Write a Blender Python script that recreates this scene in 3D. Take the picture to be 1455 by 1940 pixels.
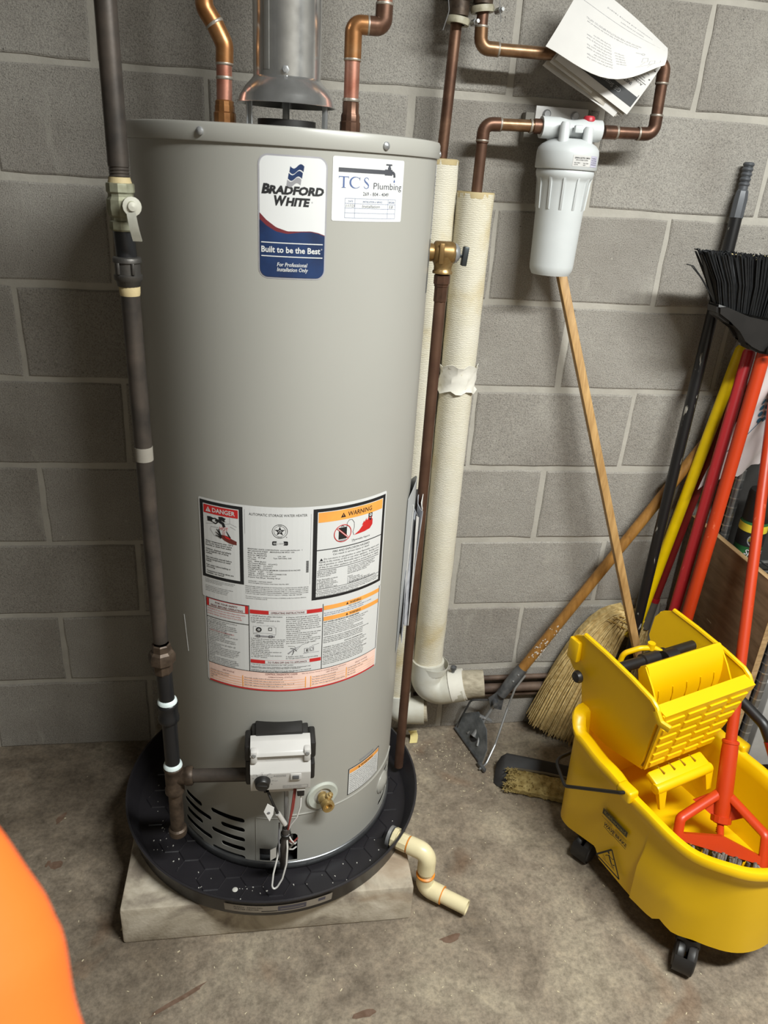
import bpy, bmesh, math, random
from mathutils import Vector, Matrix
for o in list(bpy.data.objects): bpy.data.objects.remove(o)
SC = bpy.context.scene
COL = SC.collection
PI = math.pi
rnd = random.Random(7)

# ------------------------------------------------------------------ camera
cam_d = bpy.data.cameras.new('camera'); cam = bpy.data.objects.new('camera', cam_d); COL.objects.link(cam)
SC.camera = cam
pitch, roll, yaw = -0.42917, 0.06635, 0.16686
fwd = Vector((math.sin(yaw)*math.cos(pitch), math.cos(yaw)*math.cos(pitch), math.sin(pitch)))
rt0 = Vector((math.cos(yaw), -math.sin(yaw), 0)); up0 = rt0.cross(fwd)
rt = math.cos(roll)*rt0 + math.sin(roll)*up0
up = -math.sin(roll)*rt0 + math.cos(roll)*up0
CAMP = Vector((0.1199, -1.6944, 1.4877))
M = Matrix.Identity(4)
for i in range(3):
    M[i][0] = rt[i]; M[i][1] = up[i]; M[i][2] = -fwd[i]; M[i][3] = CAMP[i]
cam.matrix_world = M
cam_d.sensor_fit = 'VERTICAL'; cam_d.sensor_height = 36.0
cam_d.lens = 1413.8/1940*36
cam_d.clip_start = 0.02; cam_d.clip_end = 30
cam_d.dof.use_dof = True; cam_d.dof.focus_distance = 1.45; cam_d.dof.aperture_fstop = 8.5

# ------------------------------------------------------------------ world, lamps, exposure
wd = bpy.data.worlds.new('world'); SC.world = wd; wd.use_nodes = True
wd.node_tree.nodes['Background'].inputs[0].default_value = (0.5, 0.48, 0.45, 1)
wd.node_tree.nodes['Background'].inputs[1].default_value = 0.05
vs = SC.view_settings
vs.view_transform = 'Standard'; vs.look = 'None'; vs.gamma = 1.0; vs.use_curve_mapping = False
vs.exposure = 0.0
LIGHT_POS = (1.20, -1.62, 2.47)
la = bpy.data.lights.new('ceiling_lamp', 'AREA'); la.shape = 'RECTANGLE'; la.size = 1.25; la.size_y = 0.16
la.energy = 112; la.color = (0.97, 1.0, 0.975)
lo = bpy.data.objects.new('ceiling_lamp', la); COL.objects.link(lo); lo.location = LIGHT_POS
lo.rotation_euler = (0, 0, 0)

# ------------------------------------------------------------------ mesh builder
class MB:
    def __init__(s): s.v = []; s.f = []; s.m = []; s.sm = []
    def add(s, vs, fs, mi=0, smooth=True):
        b = len(s.v); s.v += [tuple(v) for v in vs]
        for f in fs:
            s.f.append(tuple(i+b for i in f)); s.m.append(mi); s.sm.append(smooth)
        return s
    def bm(s, bm, mi=0, smooth=False):
        bm.verts.index_update()
        s.add([v.co for v in bm.verts], [[v.index for v in f.verts] for f in bm.faces], mi, smooth); bm.free(); return s
    def box(s, c, size, bev=0, rot=None, mi=0, seg=2):
        bm = bmesh.new(); bmesh.ops.create_cube(bm, size=1)
        for v in bm.verts: v.co = Vector((v.co.x*size[0], v.co.y*size[1], v.co.z*size[2]))
        if bev > 0: bmesh.ops.bevel(bm, geom=bm.edges[:], offset=bev, segments=seg, affect='EDGES', profile=0.5)
        for v in bm.verts: v.co = (rot @ v.co if rot is not None else v.co) + Vector(c)
        return s.bm(bm, mi, True)
    def tube(s, path, r, n=12, caps=True, mi=0, sq=None):
        P = [Vector(p) for p in path]; k = len(P)
        R = r if isinstance(r, (list, tuple)) else [r]*k
        T = []
        for i in range(k):
            a = P[max(i-1, 0)]; b = P[min(i+1, k-1)]
            t = (b-a); T.append(t.normalized() if t.length > 1e-9 else Vector((0, 0, 1)))
        ref = Vector((0, 0, 1)) if abs(T[0].z) < 0.9 else Vector((1, 0, 0))
        nx = T[0].cross(ref).normalized(); vs = []; fs = []
        for i in range(k):
            nx = (nx - T[i]*nx.dot(T[i])).normalized(); ny = T[i].cross(nx)
            for j in range(n):
                a = 2*PI*j/n
                vs.append(P[i] + nx*(math.cos(a)*R[i]) + ny*(math.sin(a)*R[i]*(sq or 1)))
        for i in range(k-1):
            for j in range(n):
                j2 = (j+1) % n
                fs.append((i*n+j, i*n+j2, (i+1)*n+j2, (i+1)*n+j))
        if caps:
            fs.append(tuple(range(n-1, -1, -1))); fs.append(tuple((k-1)*n+j for j in range(n)))
        return s.add(vs, fs, mi)
    def lathe(s, prof, o=(0, 0, 0), axis=(0, 0, 1), n=32, mi=0, a0=0, a1=2*PI):
        o = Vector(o); az = Vector(axis).normalized()
        ref = Vector((0, -1, 0)) if abs(az.y) < 0.9 else Vector((1, 0, 0))
        ax = (ref - az*ref.dot(az)).normalized(); ay = az.cross(ax)
        full = abs(a1-a0-2*PI) < 1e-6; m = n if full else n+1
        vs = []; fs = []
        for (r, h) in prof:
            for j in range(m):
                a = a0+(a1-a0)*j/n
                vs.append(o + ax*(math.cos(a)*r) + ay*(math.sin(a)*r) + az*h)
        for i in range(len(prof)-1):
            for j in range(n):
                j2 = (j+1) % m
                fs.append((i*m+j, i*m+j2, (i+1)*m+j2, (i+1)*m+j))
        return s.add(vs, fs, mi)
    def prism(s, poly, o, ax, ay, depth, mi=0, smooth=False):
        o = Vector(o); ax = Vector(ax); ay = Vector(ay); az = ax.cross(ay).normalized()
        n = len(poly)
        vs = [o+ax*p[0]+ay*p[1] for p in poly] + [o+ax*p[0]+ay*p[1]+az*depth for p in poly]
        fs = [tuple(range(n-1, -1, -1)), tuple(range(n, 2*n))] + [(i, (i+1) % n, n+(i+1) % n, n+i) for i in range(n)]
        return s.add(vs, fs, mi, smooth)
    def sheet(s, g, th, mi=0):
        R = len(g); C = len(g[0]); G = [[Vector(p) for p in r] for r in g]; vs = []; fs = []
        nn = []
        for i in range(R):
            for j in range(C):
                a = G[min(i+1, R-1)][j]-G[max(i-1, 0)][j]; b = G[i][min(j+1, C-1)]-G[i][max(j-1, 0)]
                nn.append(a.cross(b).normalized())
        for i in range(R):
            for j in range(C): vs.append(G[i][j])
        for i in range(R):
            for j in range(C): vs.append(G[i][j]+nn[i*C+j]*th)
        K = R*C
        for i in range(R-1):
            for j in range(C-1):
                a, b, c, d = i*C+j, i*C+j+1, (i+1)*C+j+1, (i+1)*C+j
                fs.append((a, d, c, b) if False else (a, b, c, d)); fs.append((K+d, K+c, K+b, K+a))
        for i in range(R-1):
            for j in (0, C-1):
                a, d = i*C+j, (i+1)*C+j; fs.append((a, d, K+d, K+a))
        for j in range(C-1):
            for i in (0, R-1):
                a, b = i*C+j, i*C+j+1; fs.append((a, b, K+b, K+a))
        return s.add(vs, fs, mi)

def fillet(pts, rad, k=6):
    P = [Vector(p) for p in pts]; out = [P[0]]
    for i in range(1, len(P)-1):
        a = (P[i-1]-P[i]); b = (P[i+1]-P[i]); r = rad[i-1] if isinstance(rad, (list, tuple)) else rad
        la_, lb_ = a.length, b.length; a.normalize(); b.normalize()
        ang = a.angle(b)
        if PI-ang < 0.03: out.append(P[i]); continue
        d = min(r/math.tan(ang/2), la_*0.49, lb_*0.49)
        p0 = P[i]+a*d; p1 = P[i]+b*d
        rr = d*math.tan(ang/2); c = P[i]+(a+b).normalized()*(rr/math.sin(ang/2))
        v0 = p0-c; v1 = p1-c; th = v0.angle(v1); axs = v0.cross(v1).normalized()
        for q in range(k+1): out.append(c + Matrix.Rotation(th*q/k, 3, axs) @ v0)
    out.append(P[-1]); return out

ROOT = {}
def thing(name, label, cat, loc, group=None):
    o = bpy.data.objects.new(name, None); COL.objects.link(o); o.location = loc
    o.empty_display_size = 0.05
    o['label'] = label; o['category'] = cat
    if group: o['group'] = group
    ROOT[o.name] = Vector(loc); return o
def tag(o, label, cat, group=None):
    o['label'] = label; o['category'] = cat
    if group: o['group'] = group
    return o
def obj(name, mb, mats, parent=None, label=None, kind=None, sharp=40, base=None):
    """one mesh object from world-space geometry; children are stored relative to their thing"""
    me = bpy.data.meshes.new(name)
    off = Vector((0, 0, 0))
    if parent is not None: off = ROOT[parent.name]
    elif base is not None: off = Vector(base)
    me.from_pydata([tuple(Vector(v)-off) for v in mb.v], [], mb.f)
    for m in (mats if isinstance(mats, (list, tuple)) else [mats]): me.materials.append(m)
    me.polygons.foreach_set('material_index', mb.m)
    me.polygons.foreach_set('use_smooth', mb.sm)
    me.validate(); me.update()
    bm = bmesh.new(); bm.from_mesh(me); bmesh.ops.recalc_face_normals(bm, faces=bm.faces[:]); bm.to_mesh(me); bm.free()
    if sharp: me.set_sharp_from_angle(angle=math.radians(sharp))
    o = bpy.data.objects.new(name, me); COL.objects.link(o)
    if parent is not None: o.parent = parent
    else: o.location = off
    ROOT[o.name] = off
    if label: o['label'] = label
    if kind: o['kind'] = kind
    return o

# ------------------------------------------------------------------ materials
def lin(h):
    if isinstance(h, str): h = tuple(int(h[i:i+2], 16) for i in (0, 2, 4))
    return tuple((c/255/12.92 if c/255 <= 0.04045 else ((c/255+0.055)/1.055)**2.4) for c in h)
class NT:
    def __init__(s, name):
        s.m = bpy.data.materials.new(name); s.m.use_nodes = True
        s.t = s.m.node_tree; s.b = s.t.nodes['Principled BSDF']; s.tc = None
    def n(s, typ, **kw):
        x = s.t.nodes.new(typ)
        for k, v in kw.items():
            if k in ('inp',):
                for a, b in v.items(): x.inputs[a].default_value = b
            else: setattr(x, k, v)
        return x
    def l(s, a, b): s.t.links.new(a, b)
    def co(s, kind='Object', scale=(1, 1, 1), rand=False):
        tc = s.n('ShaderNodeTexCoord'); mp = s.n('ShaderNodeMapping'); mp.inputs['Scale'].default_value = scale
        if rand:
            oi = s.n('ShaderNodeObjectInfo'); mu = s.n('ShaderNodeMath', operation='MULTIPLY'); mu.inputs[1].default_value = 37.0
            s.l(oi.outputs['Random'], mu.inputs[0]); ad = s.n('ShaderNodeVectorMath', operation='ADD')
            s.l(tc.outputs[kind], ad.inputs[0]); s.l(mu.outputs[0], ad.inputs[1]); s.l(ad.outputs[0], mp.inputs['Vector'])
        else: s.l(tc.outputs[kind], mp.inputs['Vector'])
        return mp.outputs['Vector']
    def noise(s, co, scale, detail=4, rough=0.55, dist=0):
        x = s.n('ShaderNodeTexNoise'); s.l(co, x.inputs['Vector'])
        x.inputs['Scale'].default_value = scale; x.inputs['Detail'].default_value = detail
        x.inputs['Roughness'].default_value = rough; x.inputs['Distortion'].default_value = dist
        return x.outputs['Fac']
    def ramp(s, fac, stops):
        r = s.n('ShaderNodeValToRGB'); e = r.color_ramp.elements
        while len(e) < len(stops): e.new(0.5)
        for i, (p, c) in enumerate(stops):
            e[i].position = p; e[i].color = (c[0], c[1], c[2], 1) if not isinstance(c, (int, float)) else (c, c, c, 1)
        s.l(fac, r.inputs['Fac']); return r.outputs['Color']
    def mix(s, fac, a, b, mode='MIX'):
        x = s.n('ShaderNodeMix', data_type='RGBA', blend_type=mode)
        if isinstance(fac, (int, float)): x.inputs[0].default_value = fac
        else: s.l(fac, x.inputs[0])
        for v, i in ((a, 6), (b, 7)):
            if isinstance(v, tuple): x.inputs[i].default_value = (v[0], v[1], v[2], 1)
            else: s.l(v, x.inputs[i])
        return x.outputs[2]
    def color(s, c):
        if isinstance(c, tuple): s.b.inputs['Base Color'].default_value = (c[0], c[1], c[2], 1)
        else: s.l(c, s.b.inputs['Base Color'])
    def bump(s, h, strength, dist=0.002, prev=None):
        x = s.n('ShaderNodeBump'); x.inputs['Strength'].default_value = strength; x.inputs['Distance'].default_value = dist
        s.l(h, x.inputs['Height'])
        if prev is not None: s.l(prev, x.inputs['Normal'])
        s.l(x.outputs['Normal'], s.b.inputs['Normal']); return x.outputs['Normal']
    def set(s, rough=0.5, metal=0, spec=0.5, **kw):
        s.b.inputs['Roughness'].default_value = rough; s.b.inputs['Metallic'].default_value = metal
        s.b.inputs['Specular IOR Level'].default_value = spec
        for k, v in kw.items(): s.b.inputs[k.replace('_', ' ')].default_value = v
        return s
def mat(name, c, rough=0.5, metal=0, var=0.08, vs=25, bump=0, bs=200, spec=0.5, c2=None, stretch=(1, 1, 1), rv=0):
    """plain procedural material: base colour broken up by noise, optional fine relief"""
    t = NT(name); t.set(rough, metal, spec); co = t.co('Object', stretch); A = lin(c)
    f = t.noise(co, vs, 5)
    B = lin(c2) if c2 else tuple(min(1, x*(1+var)) for x in A); A2 = A if c2 else tuple(x*(1-var) for x in A)
    t.color(t.ramp(f, [(0.36, A2), (0.66, B)]))
    if bump: t.bump(t.noise(co, bs, 3), bump, 0.001)
    if rv:
        mr = t.n('ShaderNodeMapRange'); t.l(f, mr.inputs['Value']); mr.inputs['To Min'].default_value = max(0.02, rough-rv); mr.inputs['To Max'].default_value = rough+rv
        t.l(mr.outputs[0], t.b.inputs['Roughness'])
    return t.m

def mk_block():
    t = NT('concrete_block'); t.set(0.93, 0, 0.2); co = t.co('Object', (1, 1, 1), True)
    big = t.noise(co, 5, 4); fine = t.noise(co, 400, 4, 0.7); mid = t.noise(co, 60, 3)
    c = t.ramp(big, [(0.3, lin('96918a')), (0.7, lin('aaa69f'))])
    c = t.mix(0.6, c, t.ramp(fine, [(0.34, (0.30, 0.29, 0.28)), (0.46, (0.95, 0.95, 0.95)), (0.66, (1.45, 1.43, 1.40))]), 'MULTIPLY')
    vo = t.n('ShaderNodeTexVoronoi'); t.l(co, vo.inputs['Vector']); vo.inputs['Scale'].default_value = 42
    spk = t.ramp(vo.outputs['Distance'], [(0.05, 1.0), (0.13, 0.0)])
    c = t.mix(t.ramp(mid, [(0.5, 0.0), (0.62, 0.6)]), c, t.mix(spk, c, lin('c4bfb4')))
    oi = t.n('ShaderNodeObjectInfo'); c = t.mix(1.0, c, t.ramp(oi.outputs['Random'], [(0, (0.90, 0.885, 0.87)), (1, (1.06, 1.055, 1.05))]), 'MULTIPLY')
    vp = t.n('ShaderNodeTexVoronoi'); t.l(co, vp.inputs['Vector']); vp.inputs['Scale'].default_value = 55
    pore = t.ramp(vp.outputs['Distance'], [(0.03, 1.0), (0.09, 0.0)]); gate = t.ramp(t.noise(co, 21, 2), [(0.56, 0.0), (0.60, 1.0)])
    c = t.mix(t.mix(1.0, pore, gate, 'MULTIPLY'), c, lin('3a3733'))
    smear = t.ramp(t.noise(t.co('Object', (1, 1, 0.35), True), 11, 5, 0.6, 1.2), [(0.60, 0.0), (0.72, 0.45)]); c = t.mix(smear, c, lin('bab5ab'))
    t.color(c)
    n1 = t.bump(fine, 0.8, 0.004); t.bump(mid, 0.35, 0.004, n1)
    return t.m
def mk_mortar():
    t = NT('mortar'); t.set(0.95, 0, 0.2); co = t.co('Object')
    f = t.noise(co, 14, 5); g = t.noise(co, 180, 4)
    t.color(t.ramp(f, [(0.3, lin('a29d94')), (0.7, lin('b4afa5'))])); t.bump(g, 0.4, 0.002); return t.m
def mk_floor():
    t = NT('floor_concrete'); t.set(0.78, 0, 0.35); co = t.co('Object')
    a = t.noise(co, 3.2, 6, 0.62, 0.6); b = t.noise(co, 22, 8, 0.72, 0.3); f = t.noise(co, 120, 4, 0.7)
    c = t.ramp(a, [(0.36, lin('655a4d')), (0.5, lin('807465')), (0.64, lin('938876'))])
    c = t.mix(0.65, c, t.ramp(b, [(0.36, (0.60, 0.58, 0.56)), (0.50, (1, 1, 1)), (0.64, (1.30, 1.28, 1.24))]), 'MULTIPLY')
    c = t.mix(0.5, c, t.ramp(f, [(0.3, (0.7, 0.7, 0.7)), (0.6, (1.1, 1.1, 1.1))]), 'MULTIPLY')
    ru = t.noise(co, 4.5, 3, 0.5, 1.0); c = t.mix(t.ramp(ru, [(0.62, 0.0), (0.72, 0.35)]), c, lin('6b4a30'))
    g = t.noise(co, 60, 5, 0.75); c = t.mix(0.5, c, t.ramp(g, [(0.36, (0.66, 0.65, 0.63)), (0.5, (1, 1, 1)), (0.62, (1.25, 1.24, 1.22))]), 'MULTIPLY')
    t.color(c); t.bump(f, 0.4, 0.002); return t.m
def mk_slab():
    t = NT('slab_concrete'); t.set(0.9, 0, 0.3); co = t.co('Object')
    a = t.noise(co, 9, 6, 0.6, 0.5); f = t.noise(co, 150, 4)
    c = t.ramp(a, [(0.36, lin('82776a')), (0.5, lin('b0a593')), (0.64, lin('cbc1b0'))])
    ru = t.noise(co, 5, 3, 0.5, 0.8); c = t.mix(t.ramp(ru, [(0.58, 0.0), (0.68, 0.4)]), c, lin('7a5836'))
    t.color(c); n1 = t.bump(a, 0.3, 0.006); t.bump(f, 0.3, 0.002, n1); return t.m
def mk_insul():
    t = NT('insulation_jacket'); t.set(0.88, 0, 0.25); co = t.co('Object')
    w = t.n('ShaderNodeTexWave', wave_type='BANDS', bands_direction='Z'); t.l(co, w.inputs['Vector'])
    w.inputs['Scale'].default_value = 80; w.inputs['Distortion'].default_value = 6; w.inputs['Detail'].default_value = 3; w.inputs['Detail Scale'].default_value = 2.0
    a = t.noise(co, 6, 5, 0.6, 0.3)
    c = t.ramp(a, [(0.3, lin('c8b995')), (0.45, lin('d6cfbb')), (0.7, lin('dcd7ca'))])
    c = t.mix(0.14, c, w.outputs['Color'], 'MULTIPLY'); t.color(c)
    n1 = t.bump(w.outputs['Fac'], 0.22, 0.0025); t.bump(t.noise(co, 30, 3), 0.25, 0.004, n1); return t.m
def mk_copper(name, c1, c2, c3, rough=0.32, metal=0.7):
    t = NT(name); t.set(rough, metal); co = t.co('Object'); a = t.noise(co, 18, 5, 0.6, 0.4)
    t.color(t.ramp(a, [(0.3, lin(c1)), (0.52, lin(c2)), (0.72, lin(c3))]))
    mr = t.n('ShaderNodeMapRange'); t.l(a, mr.inputs['Value']); mr.inputs['To Min'].default_value = rough+0.15; mr.inputs['To Max'].default_value = rough-0.06
    t.l(mr.outputs[0], t.b.inputs['Roughness']); return t.m
def mk_wood(name, c1, c2, scale=(60, 60, 3), rough=0.5):
    t = NT(name); t.set(rough, 0, 0.4); co = t.co('Object', scale); a = t.noise(co, 1.0, 5, 0.6, 0.8)
    t.color(t.ramp(a, [(0.32, lin(c1)), (0.65, lin(c2))])); t.bump(a, 0.12, 0.001); return t.m
def mk_galv():
    t = NT('galvanized_steel'); t.set(0.25, 0.85); co = t.co('Object')
    a = t.noise(co, 40, 4); t.color(t.ramp(a, [(0.3, lin('c2c2c1')), (0.7, lin('d6d6d5'))]))
    mr = t.n('ShaderNodeMapRange'); t.l(a, mr.inputs['Value']); mr.inputs['To Min'].default_value = 0.14; mr.inputs['To Max'].default_value = 0.24
    t.l(mr.outputs[0], t.b.inputs['Roughness']); t.bump(t.noise(t.co('Object', (1, 1, .08)), 9, 2), 0.03, 0.01); return t.m
def mk_scuffed(name, c, scuff, rough=0.35):
    t = NT(name); t.set(rough, 0, 0.5); co = t.co('Object', (1, 1, 0.25)); a = t.noise(co, 70, 4, 0.6, 0.6)
    t.color(t.mix(t.ramp(a, [(0.66, 0.0), (0.70, 0.8)]), lin(c), lin(scuff))); return t.m

BLOCK = mk_block(); MORTAR = mk_mortar(); FLOOR = mk_floor(); SLAB = mk_slab(); INSUL = mk_insul()
PAINT = mat('painted_wall', '6a665f', 0.9)
PAINTF = mat('painted_front_wall', 'b0aaa0', 0.9)
COPPER = mk_copper('new_copper', '9c6350', 'b98370', 'c9a292', 0.34)
BRASSY = mk_copper('heated_copper', '7d5230', '9c6c42', 'b38a62', 0.32)
LOOPCOP = mk_copper('bright_old_copper', '6b4c34', '86664a', 'a88a6c', 0.32)
OLDCOP = mk_copper('aged_copper', '4c382d', '6a4d3e', '8a6a56', 0.36)
DULLCOP = mat('dull_copper', '5a4033', 0.5, 0.6, c2='6c5040', vs=14)
SOLDER = mat('solder', 'a39a8e', 0.45, 0.6, bump=0.3, bs=300)
BRONZE = mk_copper('bronze', '6f5634', '8d7046', 'ae9468', 0.34)
BRASS = mk_copper('brass', '8f7444', 'b0935c', 'd0b784', 0.3)
GREENBRASS = mat('corroded_brass', '7a7862', 0.6, 0.5, c2='9a9a86', vs=50)
GALV = mk_galv()
STEEL = mat('zinc_steel', 'a8a9aa', 0.33, 0.6, vs=60)
CHROME = mat('chrome', 'b9b9b9', 0.16, 0.8)
DARKSTEEL = mat('dark_steel', '57585a', 0.42, 0.55, vs=40, c2='7b7c7d')
IRON = mat('black_iron_pipe', '3d3936', 0.42, 0.5, c2='5a514a', vs=16, bump=0.1, bs=120)
IRONDK = mat('new_black_iron', '2b2b2d', 0.33, 0.5, vs=20)
MALL = mat('malleable_iron', '55524f', 0.45, 0.7, vs=60, bump=0.3, bs=250)
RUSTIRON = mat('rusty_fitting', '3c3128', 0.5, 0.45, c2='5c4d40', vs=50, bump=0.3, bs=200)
PASTE = mat('pipe_sealant', 'cfdad9', 0.5, 0, bump=0.3, bs=200)
TEFLON = mat('thread_compound', 'b7a57c', 0.7, 0, bump=0.3)
JACKET = mat('heater_enamel', 'a09e97', 0.36, 0.0, var=0.02, vs=3, spec=0.5)
DARKIN = mat('dark_interior', '171311', 0.9)
BLACKPL = mat('black_plastic', '1e1c1b', 0.42, var=0.15)
PANPL = mat('pan_plastic', '262427', 0.36, var=0.12, vs=8, bump=0.1, bs=60)
WHITEPL = mat('white_plastic', 'c2bfbb', 0.35, var=0.02)
FILTERPL = mat('filter_white_plastic', 'c8cbcb', 0.4, var=0.015)
GREYPL = mat('light_grey_plastic', 'b5b0aa', 0.45, var=0.03)
CPVC = mat('cream_plastic_pipe', 'ddd0a8', 0.32, var=0.04)
GLUE = mat('orange_pipe_cement', 'd9862c', 0.4)
YEL = mat('yellow_plastic', 'e8b900', 0.38, var=0.03, vs=6, bump=0.04, bs=500)
YELPOLE = mat('yellow_pole_paint', 'f7d000', 0.4, var=0.06)
REDPOLE = mk_scuffed('red_pole_paint', 'a8252a', 'c46a62')
DKREDPOLE = mat('dark_red_pole_paint', '7d1c1c', 0.45)
ORGPOLE = mk_scuffed('orange_pole_paint', 'b83812', 'd76a4a', 0.38)
ORGPL = mat('orange_plastic', 'bd3a12', 0.38, var=0.05, vs=10)
BLKPOLE = mk_scuffed('black_pole_paint', '171617', 'a9a49a')
LWOOD = mk_wood('light_oak', '9a7444', 'c29b64', (90, 90, 4))
TWOOD = mk_wood('varnished_wood', '7c5528', '9c7038', (70, 70, 5), 0.35)
PLY = mk_wood('dark_plywood', '5a4632', '786149', (3, 8, 40), 0.6)
PLYEDGE = mk_wood('plywood_edge', '8a6f4c', 'b3946a', (30, 8, 120), 0.7)
STRAW = mat('broom_straw', 'b0935a', 0.7, 0, c2='d6bd84', vs=90)
BRISTLE = mat('black_bristles', '17181a', 0.5, var=0.3, vs=90)
PADY = mat('dirty_yellow_fleece', '8f7a45', 0.95, 0, c2='b8a46c', vs=60, bump=0.8, bs=260)
PAPER = mat('white_paper', 'd0cdc9', 0.8, var=0.02)
PAPERG = mat('grey_paper_edge', 'b0a99d', 0.8)
INKG = mat('grey_ink', '77767a', 0.8)
INK = mat('black_ink', '1a1a1c', 0.6)
LWHITE = mat('label_white', 'd2d2d1', 0.4, var=0.01)
LRED = mat('label_red', 'c32a2a', 0.4)
LORANGE = mat('label_orange', 'eea24e', 0.4)
LPINK = mat('label_pink', 'f0cfc2', 0.4)
LNAVY = mat('label_navy', '1a2848', 0.35, c2='1e3660', vs=18)
LMAROON = mat('label_maroon', '6b2a30', 0.4)
LSILVER = mat('label_silver', '9d9ba0', 0.35)
LBLUE = mat('label_blue', '4c5f8c', 0.5)
LGREY = mat('label_grey', '8a898c', 0.5)
SKIN = mat('label_brown', '6b2f28', 0.5)
BAG = mat('white_plastic_bag', 'bdb3b2', 0.4, var=0.03, vs=8, bump=0.5, bs=18)
TEAL = mat('teal_print', '1f4c63', 0.5)
GREEN = mat('can_green', '1f4a2c', 0.4, c2='2f6b3a', vs=30)
CANYEL = mat('can_yellow', 'dcc63a', 0.4)
REDPL = mat('red_plastic', 'a3202a', 0.35)
SLEEVE = mat('orange_cloth', 'd85806', 0.8, var=0.04, vs=6, bump=0.3, bs=700)
MOPGREY = mat('mop_yarn_grey', '55544f', 0.95, c2='8d8b84', vs=80, bump=0.5)
RUSTPIPE = mat('rusty_wall_pipe', '4a3a30', 0.7, 0.2, c2='6b584a', vs=20)
TAPEW = mat('white_cloth_tape', 'dad6cb', 0.8, var=0.03, bump=0.5, bs=60)
PVCW = mat('white_pipe_elbow', 'c9c8bf', 0.55, c2='b3ad9b', vs=12, var=0.05)
CLAMPW = mat('cream_clamp', 'b3ad98', 0.5, c2='8a846f', vs=60)
REDWIRE = mat('red_wire', '8a3a34', 0.5)
LABMATS = [LWHITE, INK, LRED, LORANGE, LPINK, LNAVY, LMAROON, LSILVER, LBLUE, LGREY, SKIN]
W_, K_, R_, O_, P_, N_, MA_, SI_, BL_, GR_, SK_ = range(11)

# ------------------------------------------------------------------ lettering
_txt = {}
def text_geo(s, bold=0.0, shear=0.0):
    key = (s, bold, shear)
    if key in _txt: return _txt[key]
    cu = bpy.data.curves.new('lettering', 'FONT'); cu.body = s; cu.size = 1.0; cu.resolution_u = 2
    cu.offset = bold; cu.shear = shear; cu.align_x = 'LEFT'
    ob = bpy.data.objects.new('lettering', cu); COL.objects.link(ob)
    dg = bpy.context.evaluated_depsgraph_get(); me = bpy.data.meshes.new_from_object(ob.evaluated_get(dg))
    vs = [(v.co.x, v.co.y) for v in me.vertices]; fs = [tuple(p.vertices) for p in me.polygons]
    bpy.data.objects.remove(ob); bpy.data.curves.remove(cu); bpy.data.meshes.remove(me)
    x0 = min(v[0] for v in vs); x1 = max(v[0] for v in vs)
    vs = [(x-x0, y) for x, y in vs]
    _txt[key] = (vs, fs, x1-x0); return _txt[key]

class Print(MB):
    """flat print laid on a surface; fn(u, v, e) gives the 3-D point, e = height above the surface"""
    def __init__(s, fn, e0=0.0004, de=0.00022): MB.__init__(s); s.fn = fn; s.e0 = e0; s.de = de
    def e(s, L): return s.e0+L*s.de
    def rect(s, u0, v0, u1, v1, mi, L, step=0.008):
        n = max(1, int(abs(u1-u0)/step)); vs = []; fs = []
        for i in range(n+1):
            u = u0+(u1-u0)*i/n; vs += [s.fn(u, v0, s.e(L)), s.fn(u, v1, s.e(L))]
        for i in range(n): fs.append((2*i, 2*i+2, 2*i+3, 2*i+1))
        return s.add(vs, fs, mi, False)
    def frame(s, u0, v0, u1, v1, w, mi, L):
        s.rect(u0, v0, u1, v0+w, mi, L); s.rect(u0, v1-w, u1, v1, mi, L)
        s.rect(u0, v0+w, u0+w, v1-w, mi, L); s.rect(u1-w, v0+w, u1, v1-w, mi, L)
    def poly(s, pts, mi, L): return s.add([s.fn(a, b, s.e(L)) for a, b in pts], [tuple(range(len(pts)))], mi, False)
    def strip(s, top, bot, mi, L):
        vs = []; 
        for a, b in zip(top, bot): vs += [s.fn(a[0], a[1], s.e(L)), s.fn(b[0], b[1], s.e(L))]
        return s.add(vs, [(2*i, 2*i+2, 2*i+3, 2*i+1) for i in range(len(top)-1)], mi, False)
    def stroke(s, pts, w, mi, L):
        a = []; b = []
        for i, p in enumerate(pts):
            p0 = pts[max(i-1, 0)]; p1 = pts[min(i+1, len(pts)-1)]
            dx, dy = p1[0]-p0[0], p1[1]-p0[1]; d = math.hypot(dx, dy) or 1
            ww = w[i] if isinstance(w, (list, tuple)) else w
            nx, ny = -dy/d*ww/2, dx/d*ww/2; a.append((p[0]+nx, p[1]+ny)); b.append((p[0]-nx, p[1]-ny))
        return s.strip(a, b, mi, L)
    def ring(s, c, r0, r1, mi, L, n=28, a0=0, a1=2*PI):
        A = [a0+(a1-a0)*i/n for i in range(n+1)]
        return s.strip([(c[0]+math.cos(a)*r1, c[1]+math.sin(a)*r1) for a in A], [(c[0]+math.cos(a)*r0, c[1]+math.sin(a)*r0) for a in A], mi, L)
    def text(s, t, u, v, h, mi, L, w=None, wmax=None, bold=0.0, shear=0.0, align='l'):
        """h = capital height; w fits the line to a width"""
        vs, fs, tw = text_geo(t, bold, shear); k = h/0.73; kx = k
        if w: kx = w/tw
        elif wmax and tw*k > wmax: kx = wmax/tw
        W = tw*kx; u0 = u if align == 'l' else (u-W/2 if align == 'c' else u-W)
        return s.add([s.fn(u0+x*kx, v+y*k, s.e(L)) for x, y in vs], fs, mi, False)
    def para(s, lines, u, v, h, lead, mi, L, wmax, **kw):
        for i, t in enumerate(lines):
            if t: s.text(t, u, v-i*lead, h, mi, L, wmax=wmax, **kw)
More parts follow.
